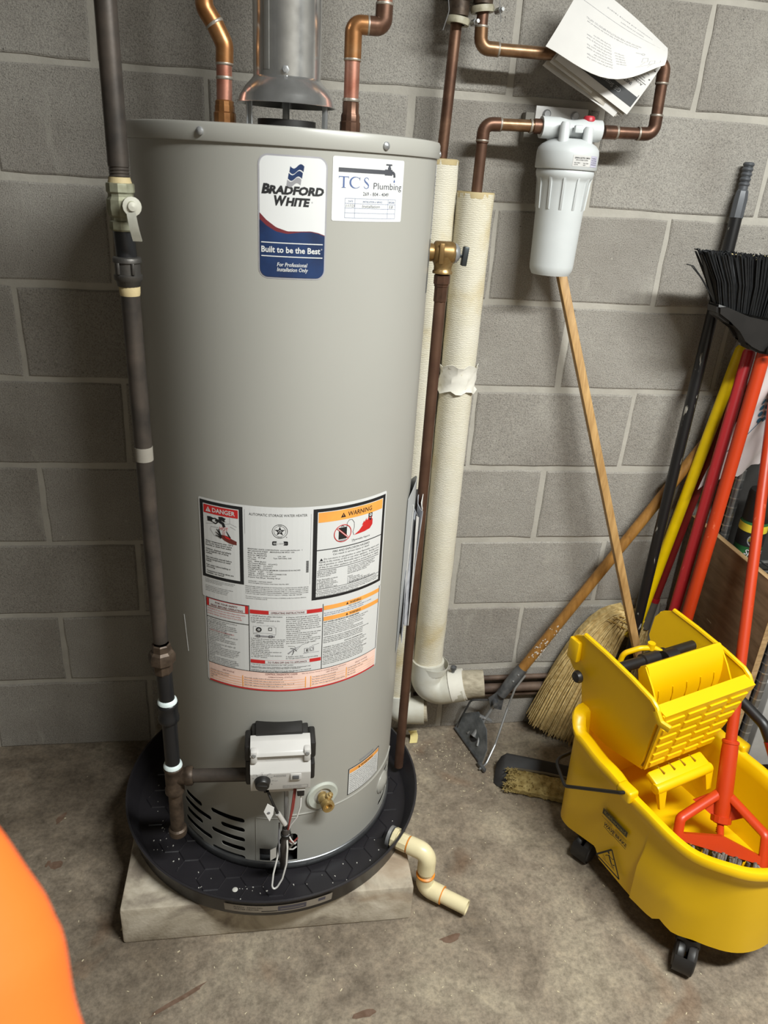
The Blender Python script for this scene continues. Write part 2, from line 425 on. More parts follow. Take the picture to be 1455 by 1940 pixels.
def rrect(u0, v0, u1, v1, r, k=5):
    out = []
    for cx_, cy_, a in ((u1-r, v1-r, 0), (u0+r, v1-r, PI/2), (u0+r, v0+r, PI), (u1-r, v0+r, 1.5*PI)):
        for i in range(k+1): out.append((cx_+r*math.cos(a+PI/2*i/k), cy_+r*math.sin(a+PI/2*i/k)))
    return out

# ================================================================== ROOM
def structure(name, mb, m, **kw):
    o = obj(name, mb, m, sharp=30, **kw); o['kind'] = 'structure'; return o
XL, XR, YF, ZC = -1.7, 2.5, -3.2, 2.56
floor = structure('floor', MB().box(((XL+XR)/2, (YF+0.1)/2, -0.05), (XR-XL+0.2, 0.1-YF+0.1, 0.1)), FLOOR)
STAIN = mat('rust_stain', '5c4534', .8, c2='70594a', vs=60)
for cx_, cy_, lx_, ly_, an_ in ((-.389, -.262, .008, .020, -.4), (-.367, -.401, .016, .012, .3), (-.385, -.395, .005, .011, -.3), (-.385, -.488, .006, .016, -.4), (-.358, -.541, .016, .014, .2), (-.060, -.737, .066, .005, .49), (.500, -.663, .026, .010, .2), (.300, -.80, .030, .008, .1)):
    r_ = random.Random(cx_); pts_ = []
    for i in range(14):
        a = 2*PI*i/14; k = r_.uniform(.7, 1.1); x_, y_ = lx_*k*math.cos(a), ly_*k*math.sin(a)
        pts_.append((cx_+x_*math.cos(an_)-y_*math.sin(an_), cy_+x_*math.sin(an_)+y_*math.cos(an_), .0004))
    obj('stain', MB().add(pts_, [tuple(range(14))], 0, False), STAIN, floor, sharp=0)
structure('ceiling', MB().box(((XL+XR)/2, (YF+0.1)/2, ZC+0.05), (XR-XL+0.2, 0.1-YF+0.1, 0.1)), PAINT)
structure('wall_left', MB().box((XL-0.05, (YF+0.1)/2, ZC/2), (0.1, 0.1-YF, ZC)), PAINT)
structure('wall_right', MB().box((XR+0.05, (YF+0.1)/2, ZC/2), (0.1, 0.1-YF, ZC)), PAINT)
structure('wall_front', MB().box(((XL+XR)/2, YF-0.05, ZC/2), (XR-XL+0.2, 0.1, ZC)), PAINTF)
wall = structure('wall_back', MB().box(((XL+XR)/2, 0.0530, ZC/2), (XR-XL, 0.10, ZC)), MORTAR)
PITCHH, PITCHX, JH, JX = 0.2032, 0.4064, 0.0145, 0.0120
def block_mesh(wd_, ht, seed):
    """one block: a slightly ragged, chamfered face standing 3 mm proud of the mortar"""
    r_ = random.Random(seed); P_ = []
    nx, nz = 7, 4
    for i in range(nx): P_.append((-wd_/2+wd_*i/nx, -ht/2))
    for i in range(nz): P_.append((wd_/2, -ht/2+ht*i/nz))
    for i in range(nx): P_.append((wd_/2-wd_*i/nx, ht/2))
    for i in range(nz): P_.append((-wd_/2, ht/2-ht*i/nz))
    P_ = [(x+r_.gauss(0, .0011), z+r_.gauss(0, .0011)) for x, z in P_]; n = len(P_)
    vs_ = [(x, .012, z) for x, z in P_]+[(x, .0022, z) for x, z in P_]+[(x*(1-.006/wd_*1.2), 0, z*(1-.006/ht*1.2)) for x, z in P_]
    fs_ = [(i, (i+1) % n, n+(i+1) % n, n+i) for i in range(n)]+[(n+i, n+(i+1) % n, 2*n+(i+1) % n, 2*n+i) for i in range(n)]+[tuple(range(2*n, 3*n))]
    me = bpy.data.meshes.new('block'); me.from_pydata(vs_, [], fs_); me.materials.append(BLOCK); return me
FULL = [block_mesh(PITCHX-JX, PITCHH-JH, i) for i in range(8)]; LOW = [block_mesh(PITCHX-JX, PITCHH+0.0095-JH/2, 20+i) for i in range(3)]
for k in range(0, 13):
    z0 = 0.0095+PITCHH*k; odd = (k % 2 == 0)          # joint lines measured on the photograph
    for i in range(-5, 7):
        x0 = (2*i + (1 if odd else 0))*PITCHX/2
        xc = x0+PITCHX/2
        if xc-PITCHX/2 < XL or xc+PITCHX/2 > XR or z0+PITCHH > ZC+0.02: continue
        me = rnd.choice(LOW if k == 0 else FULL)
        b = bpy.data.objects.new('block', me); COL.objects.link(b); b.parent = wall
        zc = (z0+PITCHH)/2-JH/4 if k == 0 else z0+PITCHH/2
        b.location = (xc+rnd.uniform(-.002, .002), rnd.uniform(-.001, .0008), zc+rnd.uniform(-.0015, .0015))
        b.rotation_euler = (rnd.uniform(-.003, .003), rnd.uniform(-.003, .003), rnd.uniform(-.003, .003))

# ================================================================== SLAB AND PAN
slab = obj('concrete_slab', MB().box((0.119, -0.305, 0.05), (0.606, 0.61, 0.10), 0.006), SLAB, base=(0.119, -0.305, 0))
tag(slab, 'square concrete slab raising the water heater off the floor', 'slab')
PC = Vector((0.13, -0.322, 0))
pan = thing('drain_pan', 'round black plastic drain pan under the water heater', 'pan', (PC.x, PC.y, 0.1))
obj('pan_body', MB().lathe([(0, .1005), (.324, .1005), (.329, .104), (.3365, .150), (.3400, .1525), (.3400, .1555), (.3360, .1560), (.3325, .152), (.316, .107), (.311, .1045), (0, .1045)], PC, n=96), PANPL, pan, sharp=50)
hx = MB(); s_ = 0.030
for i in range(-12, 13):
    for j in range(-12, 13):
        cx_ = PC.x+i*1.5*s_; cy_ = PC.y+(j+0.5*(i % 2))*math.sqrt(3)*s_
        for k in range(3):
            a0, a1 = PI/3*k, PI/3*(k+1)
            p0 = Vector((cx_+s_*math.cos(a0), cy_+s_*math.sin(a0), .1045)); p1 = Vector((cx_+s_*math.cos(a1), cy_+s_*math.sin(a1), .1045))
            mid = (p0+p1)/2
            if (p0-PC).xy.length > .303 or (p1-PC).xy.length > .303 or (mid.xy-Vector((.15, -.287))).length < .25: continue
            d = (p1-p0).normalized(); n_ = Vector((-d.y, d.x, 0))*.0016; t_ = Vector((0, 0, .0022))
            hx.add([p0-n_, p1-n_, p1+t_*1, p0+t_*1, p0+n_, p1+n_], [(0, 1, 2, 3), (3, 2, 5, 4), (0, 3, 4), (1, 5, 2)], 0, False)
obj('hexagon_ridges', hx, PANPL, pan, kind='stuff')
def pan_fn(u, v, e):   # side label: u = arc length from the front, v = height
    r = .3365+(v-.150)*.163+.0006+e; a = u/.333
    return (PC.x+r*math.sin(a), PC.y-r*math.cos(a), v)
pp = Print(pan_fn); pp.rect(-.105, .116, .115, .140, 0, 0)
for (a, b, w, l) in ((-.085, .131, .022, 'PLASTIC'), (-.058, .131, .03, 'DRAIN PAN'), (-.085, .124, .05, 'WATER HEATER')): pp.text(a and l, a, b, .004, 1, 1, w=w)
pp.rect(.003, .120, .06, .137, 2, 1); pp.rect(.008, .126, .055, .128, 0, 2); pp.rect(.085, .126, .1, .136, 2, 1); pp.rect(-.03, .120, .002, .1225, 1, 1)
obj('side_label', pp, [mat('faded_label', '8f867a', 0.6), INK, mat('label_slate', '4d4a55', 0.5)], pan, label='strip label on the front of the pan rim', sharp=0)
db = MB()
for k in range(70):
    a = rnd.uniform(-2.6, 1.2); r = rnd.uniform(.262, .305)
    x, y = .13+r*math.sin(a)*1.0, -.322-r*math.cos(a)
    if (Vector((x, y))-Vector((.15, -.287))).length < .262: continue
    s0 = rnd.uniform(.0008, .0022)
    db.box((x, y, .1045+s0*.4), (s0*rnd.uniform(.6, 2), s0, s0*.7), 0, Matrix.Rotation(rnd.uniform(0, 3), 3, 'Z'))
db.lathe([(0, .0012), (.0045, .001), (.006, 0)], (.045, -.585, .1045), n=10)
db.prism([(0, 0), (.016, -.004), (.004, .005)], (.118, -.623, .1052), (1, 0, 0), (0, 1, 0), .0006)
o = obj('pan_debris', db, mat('white_crumbs', 'b9b6ae', 0.8), base=(PC.x, PC.y, .1045), kind='stuff'); tag(o, 'white crumbs and bits scattered in the black drain pan', 'debris')

# ================================================================== WATER HEATER
HC = Vector((0.15, -0.287, 0)); HR = 0.254
heater = thing('water_heater', 'tall grey cylindrical gas water heater with printed labels', 'water heater', (HC.x, HC.y, .1045))
obj('jacket', MB().lathe([(HR, .262), (HR, 1.512)], HC, n=128), JACKET, heater)
def cyl(th, r, z):  # th degrees, 0 = towards the room
    a = math.radians(th); return Vector((HC.x+r*math.sin(a), HC.y-r*math.cos(a), z))
def cutter_slots():
    cut = MB()
    def slot(t0, t1, z0, z1, hw=.0062):
        pts = []
        n = 8; L = math.radians(t1-t0)*HR
        prof = [(-L/2+hw*(1-math.cos(a)), hw*math.sin(a)) for a in [PI*i/6 - PI/2 for i in range(7)]]
        ring = [(-L/2+hw-hw*math.cos(a), hw*math.sin(a)) for a in [PI/2-PI*i/6 for i in range(7)]] + [(L*q/6-L/2, -hw) for q in range(1, 6)] + [(L/2-hw+hw*math.cos(a), hw*math.sin(a)) for a in [-PI/2+PI*i/6 for i in range(7)]] + [(L/2-L*q/6, hw) for q in range(1, 6)]
        m = len(ring); vs = []
        for r in (HR-.02, HR+.02):
            for (x, y) in ring:
                f = x/L+.5
                vs.append(cyl(t0+(t1-t0)*f, r, z0+(z1-z0)*f+y))
        cut.add(vs, [tuple(range(m)), tuple(range(2*m-1, m-1, -1))]+[(i, m+i, m+(i+1) % m, (i+1) % m) for i in range(m)], 0, False)
    for t0, t1, z in ((-57, -44, .229), (-58.5, -38, .205), (-57, -44, .179), (-58.5, -38, .150), (-57, -44, .122),
                      (-38, -19.5, .234), (-32.3, -19.5, .207), (-38, -19.5, .179), (-32.3, -19.5, .152), (-38, -19.5, .126),
                      (60, 72, .225), (58, 74, .198), (60, 72, .172), (58, 74, .147), (80, 95, .222), (80, 95, .172)):
        slot(t0, t1, z, z)
    # access opening under the gas control
    op = [(-12.4, .126), (-12.4, .162), (-4.5, .162), (-3.5, .182), (-1.8, .200), (.5, .206), (4.6, .204), (5.7, .198), (5.7, .126)]
    m = len(op); vs = [cyl(t, r, z) for r in (HR-.02, HR+.02) for t, z in op]
    cut.add(vs, [tuple(range(m)), tuple(range(2*m-1, m-1, -1))]+[(i, m+i, m+(i+1) % m, (i+1) % m) for i in range(m)], 0, False)
    return cut
sk = obj('skirt', MB().lathe([(HR, .122), (HR, .2625), (HR-.001, .2625), (HR-.001, .122), (HR, .122)], HC, n=160), JACKET, heater)
ct = obj('cutter', cutter_slots(), JACKET, heater, sharp=0)
md = sk.modifiers.new('cut', 'BOOLEAN'); md.object = ct; md.solver = 'EXACT'; md.operation = 'DIFFERENCE'
dg = bpy.context.evaluated_depsgraph_get(); me2 = bpy.data.meshes.new_from_object(sk.evaluated_get(dg))
sk.modifiers.clear(); sk.data = me2; bpy.data.objects.remove(ct); sk.data.set_sharp_from_angle(angle=math.radians(35))
obj('combustion_chamber', MB().lathe([(.225, .112), (.225, .262)], HC, n=64), DARKIN, heater)
obj('base_ring', MB().lathe([(0, .105), (.2565, .105), (.2585, .107), (.2585, .121), (.2570, .1235), (.2510, .1245), (.2500, .110), (0, .110)], HC, n=128), mat('base_ring_steel', '5a5a5b', .28, .7, c2='808284', vs=9), heater, sharp=50)
obj('top_cap', MB().lathe([(.2542, 1.509), (.2572, 1.5092), (.2578, 1.511), (.2578, 1.529), (.2560, 1.5328), (.251, 1.5338), (0, 1.5338)], HC, n=128), JACKET, heater, sharp=50)
for th, z in ((-28.7, 1.521), (32.3, 1.519), (86, 1.517)):
    p = cyl(th, .2578, z); d = (p-Vector((HC.x, HC.y, z))).normalized()
    obj('cap_screw', MB().lathe([(.0058, 0), (.0055, .0025), (.0035, .0042), (0, .0048)], p, d, n=14), STEEL, heater)
seam = MB().tube([cyl(3+72*i/40, HR+.0006, .2580) for i in range(41)], .0016, 6)
obj('skirt_seam', seam, JACKET, heater)
obj('skirt_panel_edge', MB().tube([cyl(-14, HR+.0003, .128), cyl(-14, HR+.0003, .25)]+[cyl(-14+19*i/8, HR+.0003, .25) for i in range(1, 9)], .0009, 5), JACKET, heater)
sc = MB().tube([cyl(-49, HR+.0003, .70), cyl(-48.2, HR+.0003, .66), cyl(-47.4, HR+.0003, .62)], .0005, 4)
obj('scratch', sc, LWHITE, heater)

def hfn(u, v, e):
    a = u/HR; r = HR+e; return (HC.x+r*math.sin(a), HC.y-r*math.cos(a), v)
def rstrip(P, u0, v0, u1, v1, r, mi, L, n=30, low=None, high=None):
    us = sorted(set([u0+(u1-u0)*i/n for i in range(n+1)]+[u0+r*(1-math.cos(PI/2*i/5)) for i in range(6)]+[u1-r*(1-math.cos(PI/2*i/5)) for i in range(6)]))
    def ins(u):
        d = u-u0 if u-u0 < r else (u1-u if u1-u < r else None)
        return 0 if d is None else r-math.sqrt(max(0, r*r-(r-d)**2))
    top = []; bot = []
    for u in us:
        t_, b_ = v1-ins(u), v0+ins(u)
        if high: t_ = min(t_, high((u-u0)/(u1-u0)))
        top.append((u, t_)); bot.append((u, b_))
    P.strip(top, bot, mi, L)
# ---- maker's label
P = Print(hfn); U0, U1, V0, V1 = -.0455, .0525, 1.3325, 1.4985; Wd = U1-U0; Hd = V1-V0
rstrip(P, U0, V0, U1, V1, .014, SI_, 0); rstrip(P, U0+.0022, V0+.0022, U1-.0022, V1-.0022, .012, W_, 1)
def wave(f):  # boundary of the dark part
    K = [(0, .46), (.1, .515), (.25, .572), (.42, .60), (.6, .597), (.78, .592), (.9, .603), (1, .622)]
    for (a, b), (c, d) in zip(K, K[1:]):
        if a <= f <= c: return V1-Hd*(b+(d-b)*(f-a)/(c-a))
    return V1-Hd*.62
rstrip(P, U0+.0022, V0+.0022, U1-.0022, V1-.0022, .012, MA_, 2, high=lambda f: wave(f))
rstrip(P, U0+.0022, V0+.0022, U1-.0022, V1-.0022, .012, N_, 3, high=lambda f: wave(f)-.0075*max(0, (1-f*1.6))-.0012)
uu = lambda f: U0+Wd*f
vv = lambda f: V1-Hd*f
for k, mi in ((0, N_), (1, N_), (2, LABMATS and GR_)):
    t_ = .085+.052*k
    top = [(uu(.46-.02*k+.2*i/8), vv(t_+.018*math.sin(i/8*2.6*PI/1.3)-.004*i/8)) for i in range(9)]
    P.strip(top, [(a-.0012, b-.0072) for a, b in top], mi, 2)
P.text('B', uu(.05), vv(.303), .0125, K_, 2, bold=.055, shear=.2, w=.0118); P.text('RADFORD', uu(.152), vv(.303), .0105, K_, 2, w=.0785, bold=.055, shear=.2)
P.text('W', uu(.23), vv(.392), .0125, K_, 2, bold=.055, shear=.2, w=.0182); P.text('HITE', uu(.396), vv(.392), .0105, K_, 2, w=.035, bold=.055, shear=.2)
P.text('®', uu(.77), vv(.365), .002, GR_, 2)
P.rect(uu(.045), vv(.702), uu(.95), vv(.694), W_, 5); P.rect(uu(.045), vv(.815), uu(.95), vv(.807), W_, 5)
P.text('Built to be the Best', uu(.045), vv(.778), .0084, W_, 5, w=Wd*.87, bold=.022); P.text('®', uu(.925), vv(.745), .002, W_, 5)
P.text('For Professional', uu(.275), vv(.893), .0056, W_, 5, w=Wd*.45, bold=.01, shear=.2); P.text('Installation Only', uu(.275), vv(.935), .0056, W_, 5, w=Wd*.46, bold=.01, shear=.2)
obj('maker_label', P, LABMATS, heater, label='upright label with rounded corners, white over navy', sharp=0)
# ---- installer's label
P = Print(hfn); U0, U1, V0, V1 = .0598, .1872, 1.4160, 1.5015; Wd = U1-U0; Hd = V1-V0
rstrip(P, U0, V0, U1, V1, .003, W_, 0)
DKG = 11
P.rect(uu(.07), vv(.235), uu(.72), vv(.168), DKG, 1); P.rect(uu(.68), vv(.25), uu(.80), vv(.155), DKG, 1)
P.rect(uu(.735), vv(.17), uu(.765), vv(.085), DKG, 1); P.rect(uu(.695), vv(.095), uu(.79), vv(.07), DKG, 1); P.rect(uu(.725), vv(.155), uu(.775), vv(.12), DKG, 1)
P.stroke([(uu(.79), vv(.2)), (uu(.815), vv(.205)), (uu(.832), vv(.225)), (uu(.836), vv(.255)), (uu(.836), vv(.275))], .0042, DKG, 2)
P.poly([(uu(.838), vv(.30)), (uu(.852), vv(.345)), (uu(.838), vv(.365)), (uu(.824), vv(.345))], BL_, 1)
# serif capitals drawn as strokes
bT, hT = vv(.475), .0150
def serif_T(u, w):
    P.rect(u, bT+hT-.0011, u+w, bT+hT, BL_, 1); P.rect(u+w/2-.0013, bT, u+w/2+.0013, bT+hT, BL_, 1); P.rect(u+w/2-.0032, bT, u+w/2+.0032, bT+.0007, BL_, 2)
    P.poly([(u, bT+hT), (u, bT+hT-.0035), (u+.0007, bT+hT-.0011)], BL_, 2); P.poly([(u+w, bT+hT), (u+w, bT+hT-.0035), (u+w-.0007, bT+hT-.0011)], BL_, 2)
serif_T(uu(.075), .0155)
cc = (uu(.285), bT+hT/2); A = [math.radians(42+276*i/24) for i in range(25)]
P.stroke([(cc[0]+.0088*math.cos(a), cc[1]+hT/2*math.sin(a)*.98) for a in A], [.0008+.0020*max(0, -math.cos(a)) for a in A], BL_, 1)
P.rect(cc[0]+.0062, cc[1]+.0034, cc[0]+.0069, cc[1]+.0075, BL_, 2)
sx = uu(.425); S_ = [(.0037, .80), (.0026, .93), (0, .985), (-.0026, .93), (-.0036, .79), (-.0022, .63), (.0012, .47), (.0038, .30), (.0034, .12), (.0006, .015), (-.0024, .05), (-.0042, .2)]
P.stroke([(sx+a, bT+hT*b) for a, b in S_], [.0008, .0009, .0009, .0012, .0019, .0023, .0024, .002, .0014, .0009, .0009, .0008], BL_, 1)
P.text('Plumbing', uu(.525), vv(.475), .0092, DKG, 1, w=Wd*.445)
P.text('269 - 804 - 4049', uu(.57), vv(.585), .0052, DKG, 1, w=Wd*.37, align='c', bold=.006)
for f in (.635, .715, .79, .865, .945): P.rect(uu(.16), vv(f)-.0002, uu(.88), vv(f)+.0002, BL_, 1)
for f in (.16, .285, .755, .88): P.rect(uu(f)-.0002, vv(.945), uu(f)+.0002, vv(.635), BL_, 1)
P.text('DATE', uu(.20), vv(.695), .0026, BL_, 1, w=.0075); P.text('INSTALLATION or SERVICE', uu(.39), vv(.695), .0026, BL_, 1, w=.035); P.text('SERVICEMAN', uu(.765), vv(.695), .0026, BL_, 1, w=.0125)
P.text('1/17/23', uu(.17), vv(.775), .004, DKG, 1, w=.0145, shear=.3); P.text('Installation', uu(.38), vv(.775), .004, DKG, 1, w=.032, shear=.2); P.text('S.B', uu(.775), vv(.775), .004, DKG, 1, w=.008, shear=.2)
obj('installer_label', P, LABMATS+[mat('label_dark_grey', '45464c', .5)], heater, label='square white sticker with a tap drawing and service table', sharp=0)
# ---- big instruction label, upper sheet
P = Print(hfn); rstrip(P, -.1625, .7640, .1985, .9615, .004, W_, 0, n=40)
# danger panel
P.rect(-.1595, .8065, -.0770, .9575, K_, 1); P.rect(-.1527, .8125, -.0838, .9515, W_, 2)
P.rect(-.1512, .9345, -.0853, .9500, R_, 3)
P.text('DANGER', -.1335, .9383, .0083, W_, 4, w=.043, bold=.02)
P.poly([(-.147, .9375), (-.1365, .9375), (-.1417, .9472)], W_, 4); P.rect(-.1422, .9392, -.1413, .9445, R_, 5)
P.stroke([(-.144, .924), (-.138, .9245), (-.132, .923)], .009, K_, 3); P.ring((-.1285, .9225), .0035, .0058, K_, 3); P.stroke([(-.128, .9245), (-.12, .9235), (-.113, .920), (-.111, .914)], .0055, K_, 3)
P.stroke([(-.121, .928), (-.115, .929), (-.109, .927)], .0075, K_, 3); P.ring((-.1075, .927), 0, .0022, W_, 4); P.ring((-.1315, .9225), 0, .0025, W_, 4)
P.stroke([(-.1, .936), (-.1, .9225), (-.088, .918)], .0005, GR_, 3); P.stroke([(-.1, .9225), (-.11, .92)], .0005, GR_, 3); P.stroke([(-.147, .914), (-.132, .917)], .0005, GR_, 3)
P.stroke([(-.1, .917), (-.09, .9125)], .0005, GR_, 3); P.stroke([(-.122, .911), (-.137, .910), (-.139, .905), (-.132, .895), (-.125, .893)], .0006, GR_, 3)
P.text('HOT', -.1195, .9075, .0066, R_, 5, w=.0155)
P.strip([(-.121, .898), (-.114, .8985), (-.106, .898), (-.098, .8935), (-.0885, .890)], [(-.118, .893), (-.111, .888), (-.102, .8845), (-.095, .8835), (-.0885, .8835)], SK_, 3)
for q in (((-.117, .896), (-.126, .908)), ((-.117, .894), (-.128, .902)), ((-.117, .892), (-.128, .896)), ((-.119, .899), (-.122, .909)), ((-.100, .8945), (-.107, .907))): P.stroke(list(q), [.0032, .0012], K_, 4)
P.strip([(-.112, .8985), (-.106, .8965), (-.1, .8955)], [(-.109, .8935), (-.105, .892), (-.1, .8915)], R_, 4)
for q in (-.1135, -.1115, -.1095): P.stroke([(q, .9065), (q-.0008, .902), (q+.0006, .898)], .0005, R_, 5)
P.para(['Water temperature over 125°F', '(51°C) can cause severe burns', 'instantly or death from scalds.', '', 'Children, disabled and elderly', 'are at highest risk of being', 'scalded.', '', 'See instruction manual before', 'setting temperature at water', 'heater.', '', 'Feel water before bathing or', 'showering.', '', 'Temperature limiting valves are', 'available, see manual.'], -.1500, .8795, .0031, .0040, K_, 3, .063, bold=.012)
P.para(['CONTROL SYSTEM INFORMATION FOR THIS WATER HEATER', 'HEATER RATED FOR INSTALLATION AT ALTITUDES UP TO', 'THE FEET ELEVATION. SEE MANUAL'], -.1545, .8018, .0016, .0030, K_, 1, .068)
P.para(['NOT FOR INSTALLATION IN MANUFACTURED HOME OR', 'MOBILE UNLESS MARKED AS SUITABLE. READ ALL', 'INSTRUCTIONS BEFORE OPERATING THE UNIT', 'KEEP AREA CLEAR OF COMBUSTIBLE GOODS'], -.1545, .7880, .0016, .0034, K_, 1, .068)
# middle panel
P.rect(-.0738, .9080, -.0734, .9540, GR_, 1); P.rect(.0395, .81, .0399, .948, GR_, 1)
P.text('AUTOMATIC STORAGE WATER HEATER', -.0165, .9440, .0050, K_, 1, w=.099, align='c', bold=-.004)
c0 = (-.0135, .9165); P.ring(c0, .0125, .0133, K_, 1); P.ring(c0, .0098, .0103, K_, 1)
st = []
for i in range(10):
    a = PI/2+2*PI*i/10; r = .0092 if i % 2 == 0 else .0037; st.append((c0[0]+r*math.cos(a), c0[1]+r*math.sin(a)))
P.poly(st, K_, 1); P.ring(c0, 0, .0024, W_, 2); P.ring(c0, 0, .0015, K_, 3)
P.text('DESIGN', c0[0], c0[1]+.0106, .0015, K_, 2, w=.006, align='c'); P.text('CERTIFIED', c0[0], c0[1]-.0122, .0016, K_, 2, w=.009, align='c'); P.text('®', c0[0]+.0105, c0[1]-.012, .002, K_, 1)
rr = rrect(-.0265, .8895, .0005, .8975, .002); P.poly(rr, K_, 1); P.text('AHRI', -.0248, .8915, .0040, W_, 2, w=.0085, bold=.01); P.text('CERTIFIED', -.0150, .8922, .0022, GR_, 2, w=.0135)
P.para(['BRADFORD WHITE CORPORATION  www.bradfordwhite.com   1', '200 LAFAYETTE STREET   MIDDLEVILLE MI 49333  USA', 'Model  No: RG240T6N', 'Serial No: ZM52941934                    L/N: -264', 'Nom. Cap :  40 US gal              Type: NATURAL GAS', '              151.4 liters', 'Input:    40000 (Btu/hr)', 'Gas Pressure Manifold :   4.0 (inWC)', '       Inlet Supply Max :  14.0 (inWC)', '       Inlet Supply Min :   5.0 (inWC)', 'CLOSET INSTALLATION MINIMUM CLEARANCES IN INCHES', '   4 FRONT    0 LEFT     12 TOP', '   2 BACK     0 RIGHT     6 VENT CONNECTOR', 'ANSI Z21.10.1-2019/CSA 4.1-2019', 'Pressure: Test 300 psi.  Working 150 psi'], -.0690, .8790, .0025, .0040, K_, 1, .094, bold=.004)
P.para(['CATEGORY 1 NATURAL DRAFT', 'Wind and lightly acid-resistant metal heater label Rev 0001'], -.0690, .8150, .0022, .0034, K_, 1, .09)
for i in range(26): P.rect(.0325, .8575-i*.00092, .0370, .8575-i*.00092+(.0003+.0003*(i*7 % 3)), K_, 1)
P.para(['MANUFACTURED UNDER ONE OR MORE OF THE FOLLOWING U.S. PATENTS: RE.34,534; 4,829,983; 5,000,159;', '5,023,031; 5,092,519; 5,199,385; 5,277,171; 5,341,770; 5,372,185; 5,485,879; 5,574,822; 5,596,952;', '5,660,165; 5,682,666; 5,761,379; 5,943,984; 5,954,492; 5,988,117; 6,142,216; 6,684,821; 7,270,087;', 'OTHER US AND FOREIGN PATENT APPLICATIONS PENDING. CURRENT CANADIAN PATENTS: 2,314,845;', '7,337,519; 7,621,238; 7,634,977; 7,665,210; 7,665,211; 7,699,026; 7,866,168; 7,900,589'], -.0745, .8040, .0021, .0037, K_, 1, .112)
P.para(['The water heater meets or exceeds all of provisions of ASHRAE standby loss minimum efficiency', 'requirements of ASHRAE Code 90.'], -.0745, .7830, .0020, .0036, K_, 1, .112)
# warning panel
P.rect(.0435, .7755, .1955, .9560, K_, 1); P.rect(.0510, .7815, .1885, .9500, W_, 2); P.rect(.0525, .9300, .1870, .9490, O_, 3)
P.text('WARNING', .1075, .9350, .0090, K_, 4, w=.052, bold=.008); P.poly([(.0935, .9345), (.1035, .9345), (.0985, .9435)], K_, 4); P.rect(.0981, .9365, .0989, .9405, O_, 5)
P.ring((.0985, .9035), .0158, .0172, R_, 5, 32); P.rect(.0905, .892, .1065, .915, K_, 3); P.stroke([(.0945, .9165), (.0975, .918), (.101, .9165)], .0014, K_, 3); P.rect(.0905, .888, .1065, .8905, GR_, 3)
P.stroke([(.0868, .9150), (.1105, .8925)], .0030, R_, 5); P.stroke([(.0873, .9147), (.1100, .8930)], .0010, W_, 6)
P.stroke([(.1065, .915), (.1065, .922), (.1105, .927), (.1165, .9265), (.121, .920), (.1215, .91), (.119, .902), (.1215, .895)], .0009, K_, 3)
P.strip([(.123, .8955), (.132, .901), (.139, .9085), (.145, .915), (.151, .9185), (.157, .919), (.163, .917)], [(.123, .8948), (.132, .8955), (.139, .896), (.145, .8965), (.151, .898), (.157, .899), (.163, .906)], R_, 3)
for a, b in ((.141, .9185), (.146, .922), (.152, .924), (.158, .9235)): P.poly([(a-.003, b-.008), (a+.003, b-.007), (a+.002, b)], R_, 4)
P.poly([(.156, .915), (.1605, .918), (.1535, .921)], K_, 5)
P.rect(.1525, .921, .1615, .930, K_, 4); P.ring((.157, .9262), .0012, .0028, W_, 5)
P.text('Flammable Vapors', .1190, .8835, .0036, K_, 3, w=.039, bold=.006, shear=.1); P.stroke([(.1175, .888), (.1185, .882), (.125, .8815)], .0004, GR_, 3)
P.rect(.0510, .8755, .1885, .8772, K_, 3)
P.text('FIRE AND EXPLOSION HAZARD', .1195, .8685, .0042, K_, 3, w=.078, align='c', bold=.004); P.text('Can result in serious injury or death', .1195, .8630, .0038, K_, 3, w=.077, align='c')
P.poly([(.0565, .8545), (.0625, .8545), (.0595, .860)], K_, 3)
P.text('Do not store or use gasoline or other flammable vapors and', .0645, .8560, .0036, K_, 3, w=.119)
P.para(['liquids in the vicinity of this or any other appliance.  Storage of or', 'use of gasoline or other flammable vapors or liquids in the vicinity', 'of this or any other appliance can result in serious injury or death.'], .0555, .8507, .0036, .0053, K_, 3, .129)
P.rect(.0550, .8365, .1850, .8375, K_, 3)
P.para(['Vapors from flammable', 'liquids can explode and', 'catch fire causing death', 'or severe burns.', '', 'Keep flammable products', '   1. far away from any', '      possible ignition source,', '   2. in approved containers,', '   3. tightly closed and', '   4. out of children’s reach.'], .0525, .8325, .0028, .0034, K_, 3, .056)
P.para(['Do not use or store flammable products', 'such as gasoline, solvents or adhesives', 'in the same room or area near the water', 'heater or any other appliance or', 'any possible ignition source.', '', 'Vapors:', '   1. cannot be seen,', '   2. are heavier than air,', '   3. go a long way on the floor and', '   4. can be carried from other rooms to'], .1120, .8320, .0028, .0034, K_, 3, .074)
for z in (.7968, .7895): P.rect(.0510, z, .1885, z+.0008, K_, 3)
P.text('possible ignition sources by air currents.', .1160, .7985+.0002, .0028, K_, 3, wmax=.066); P.text('Water heaters in residential garages must be located and installed or protected', .0525, .7925, .0028, K_, 3, w=.13)
P.text('to avoid physical damage. Read and follow water heater warnings. If owner’s manual', .0525, .7858, .0027, K_, 3, w=.13); P.text('is missing contact the distributor or manufacturer.', .0525, .7822, .0024, K_, 3, w=.085)
obj('instruction_label', P, LABMATS, heater, label='wide white warning and rating label', sharp=0)
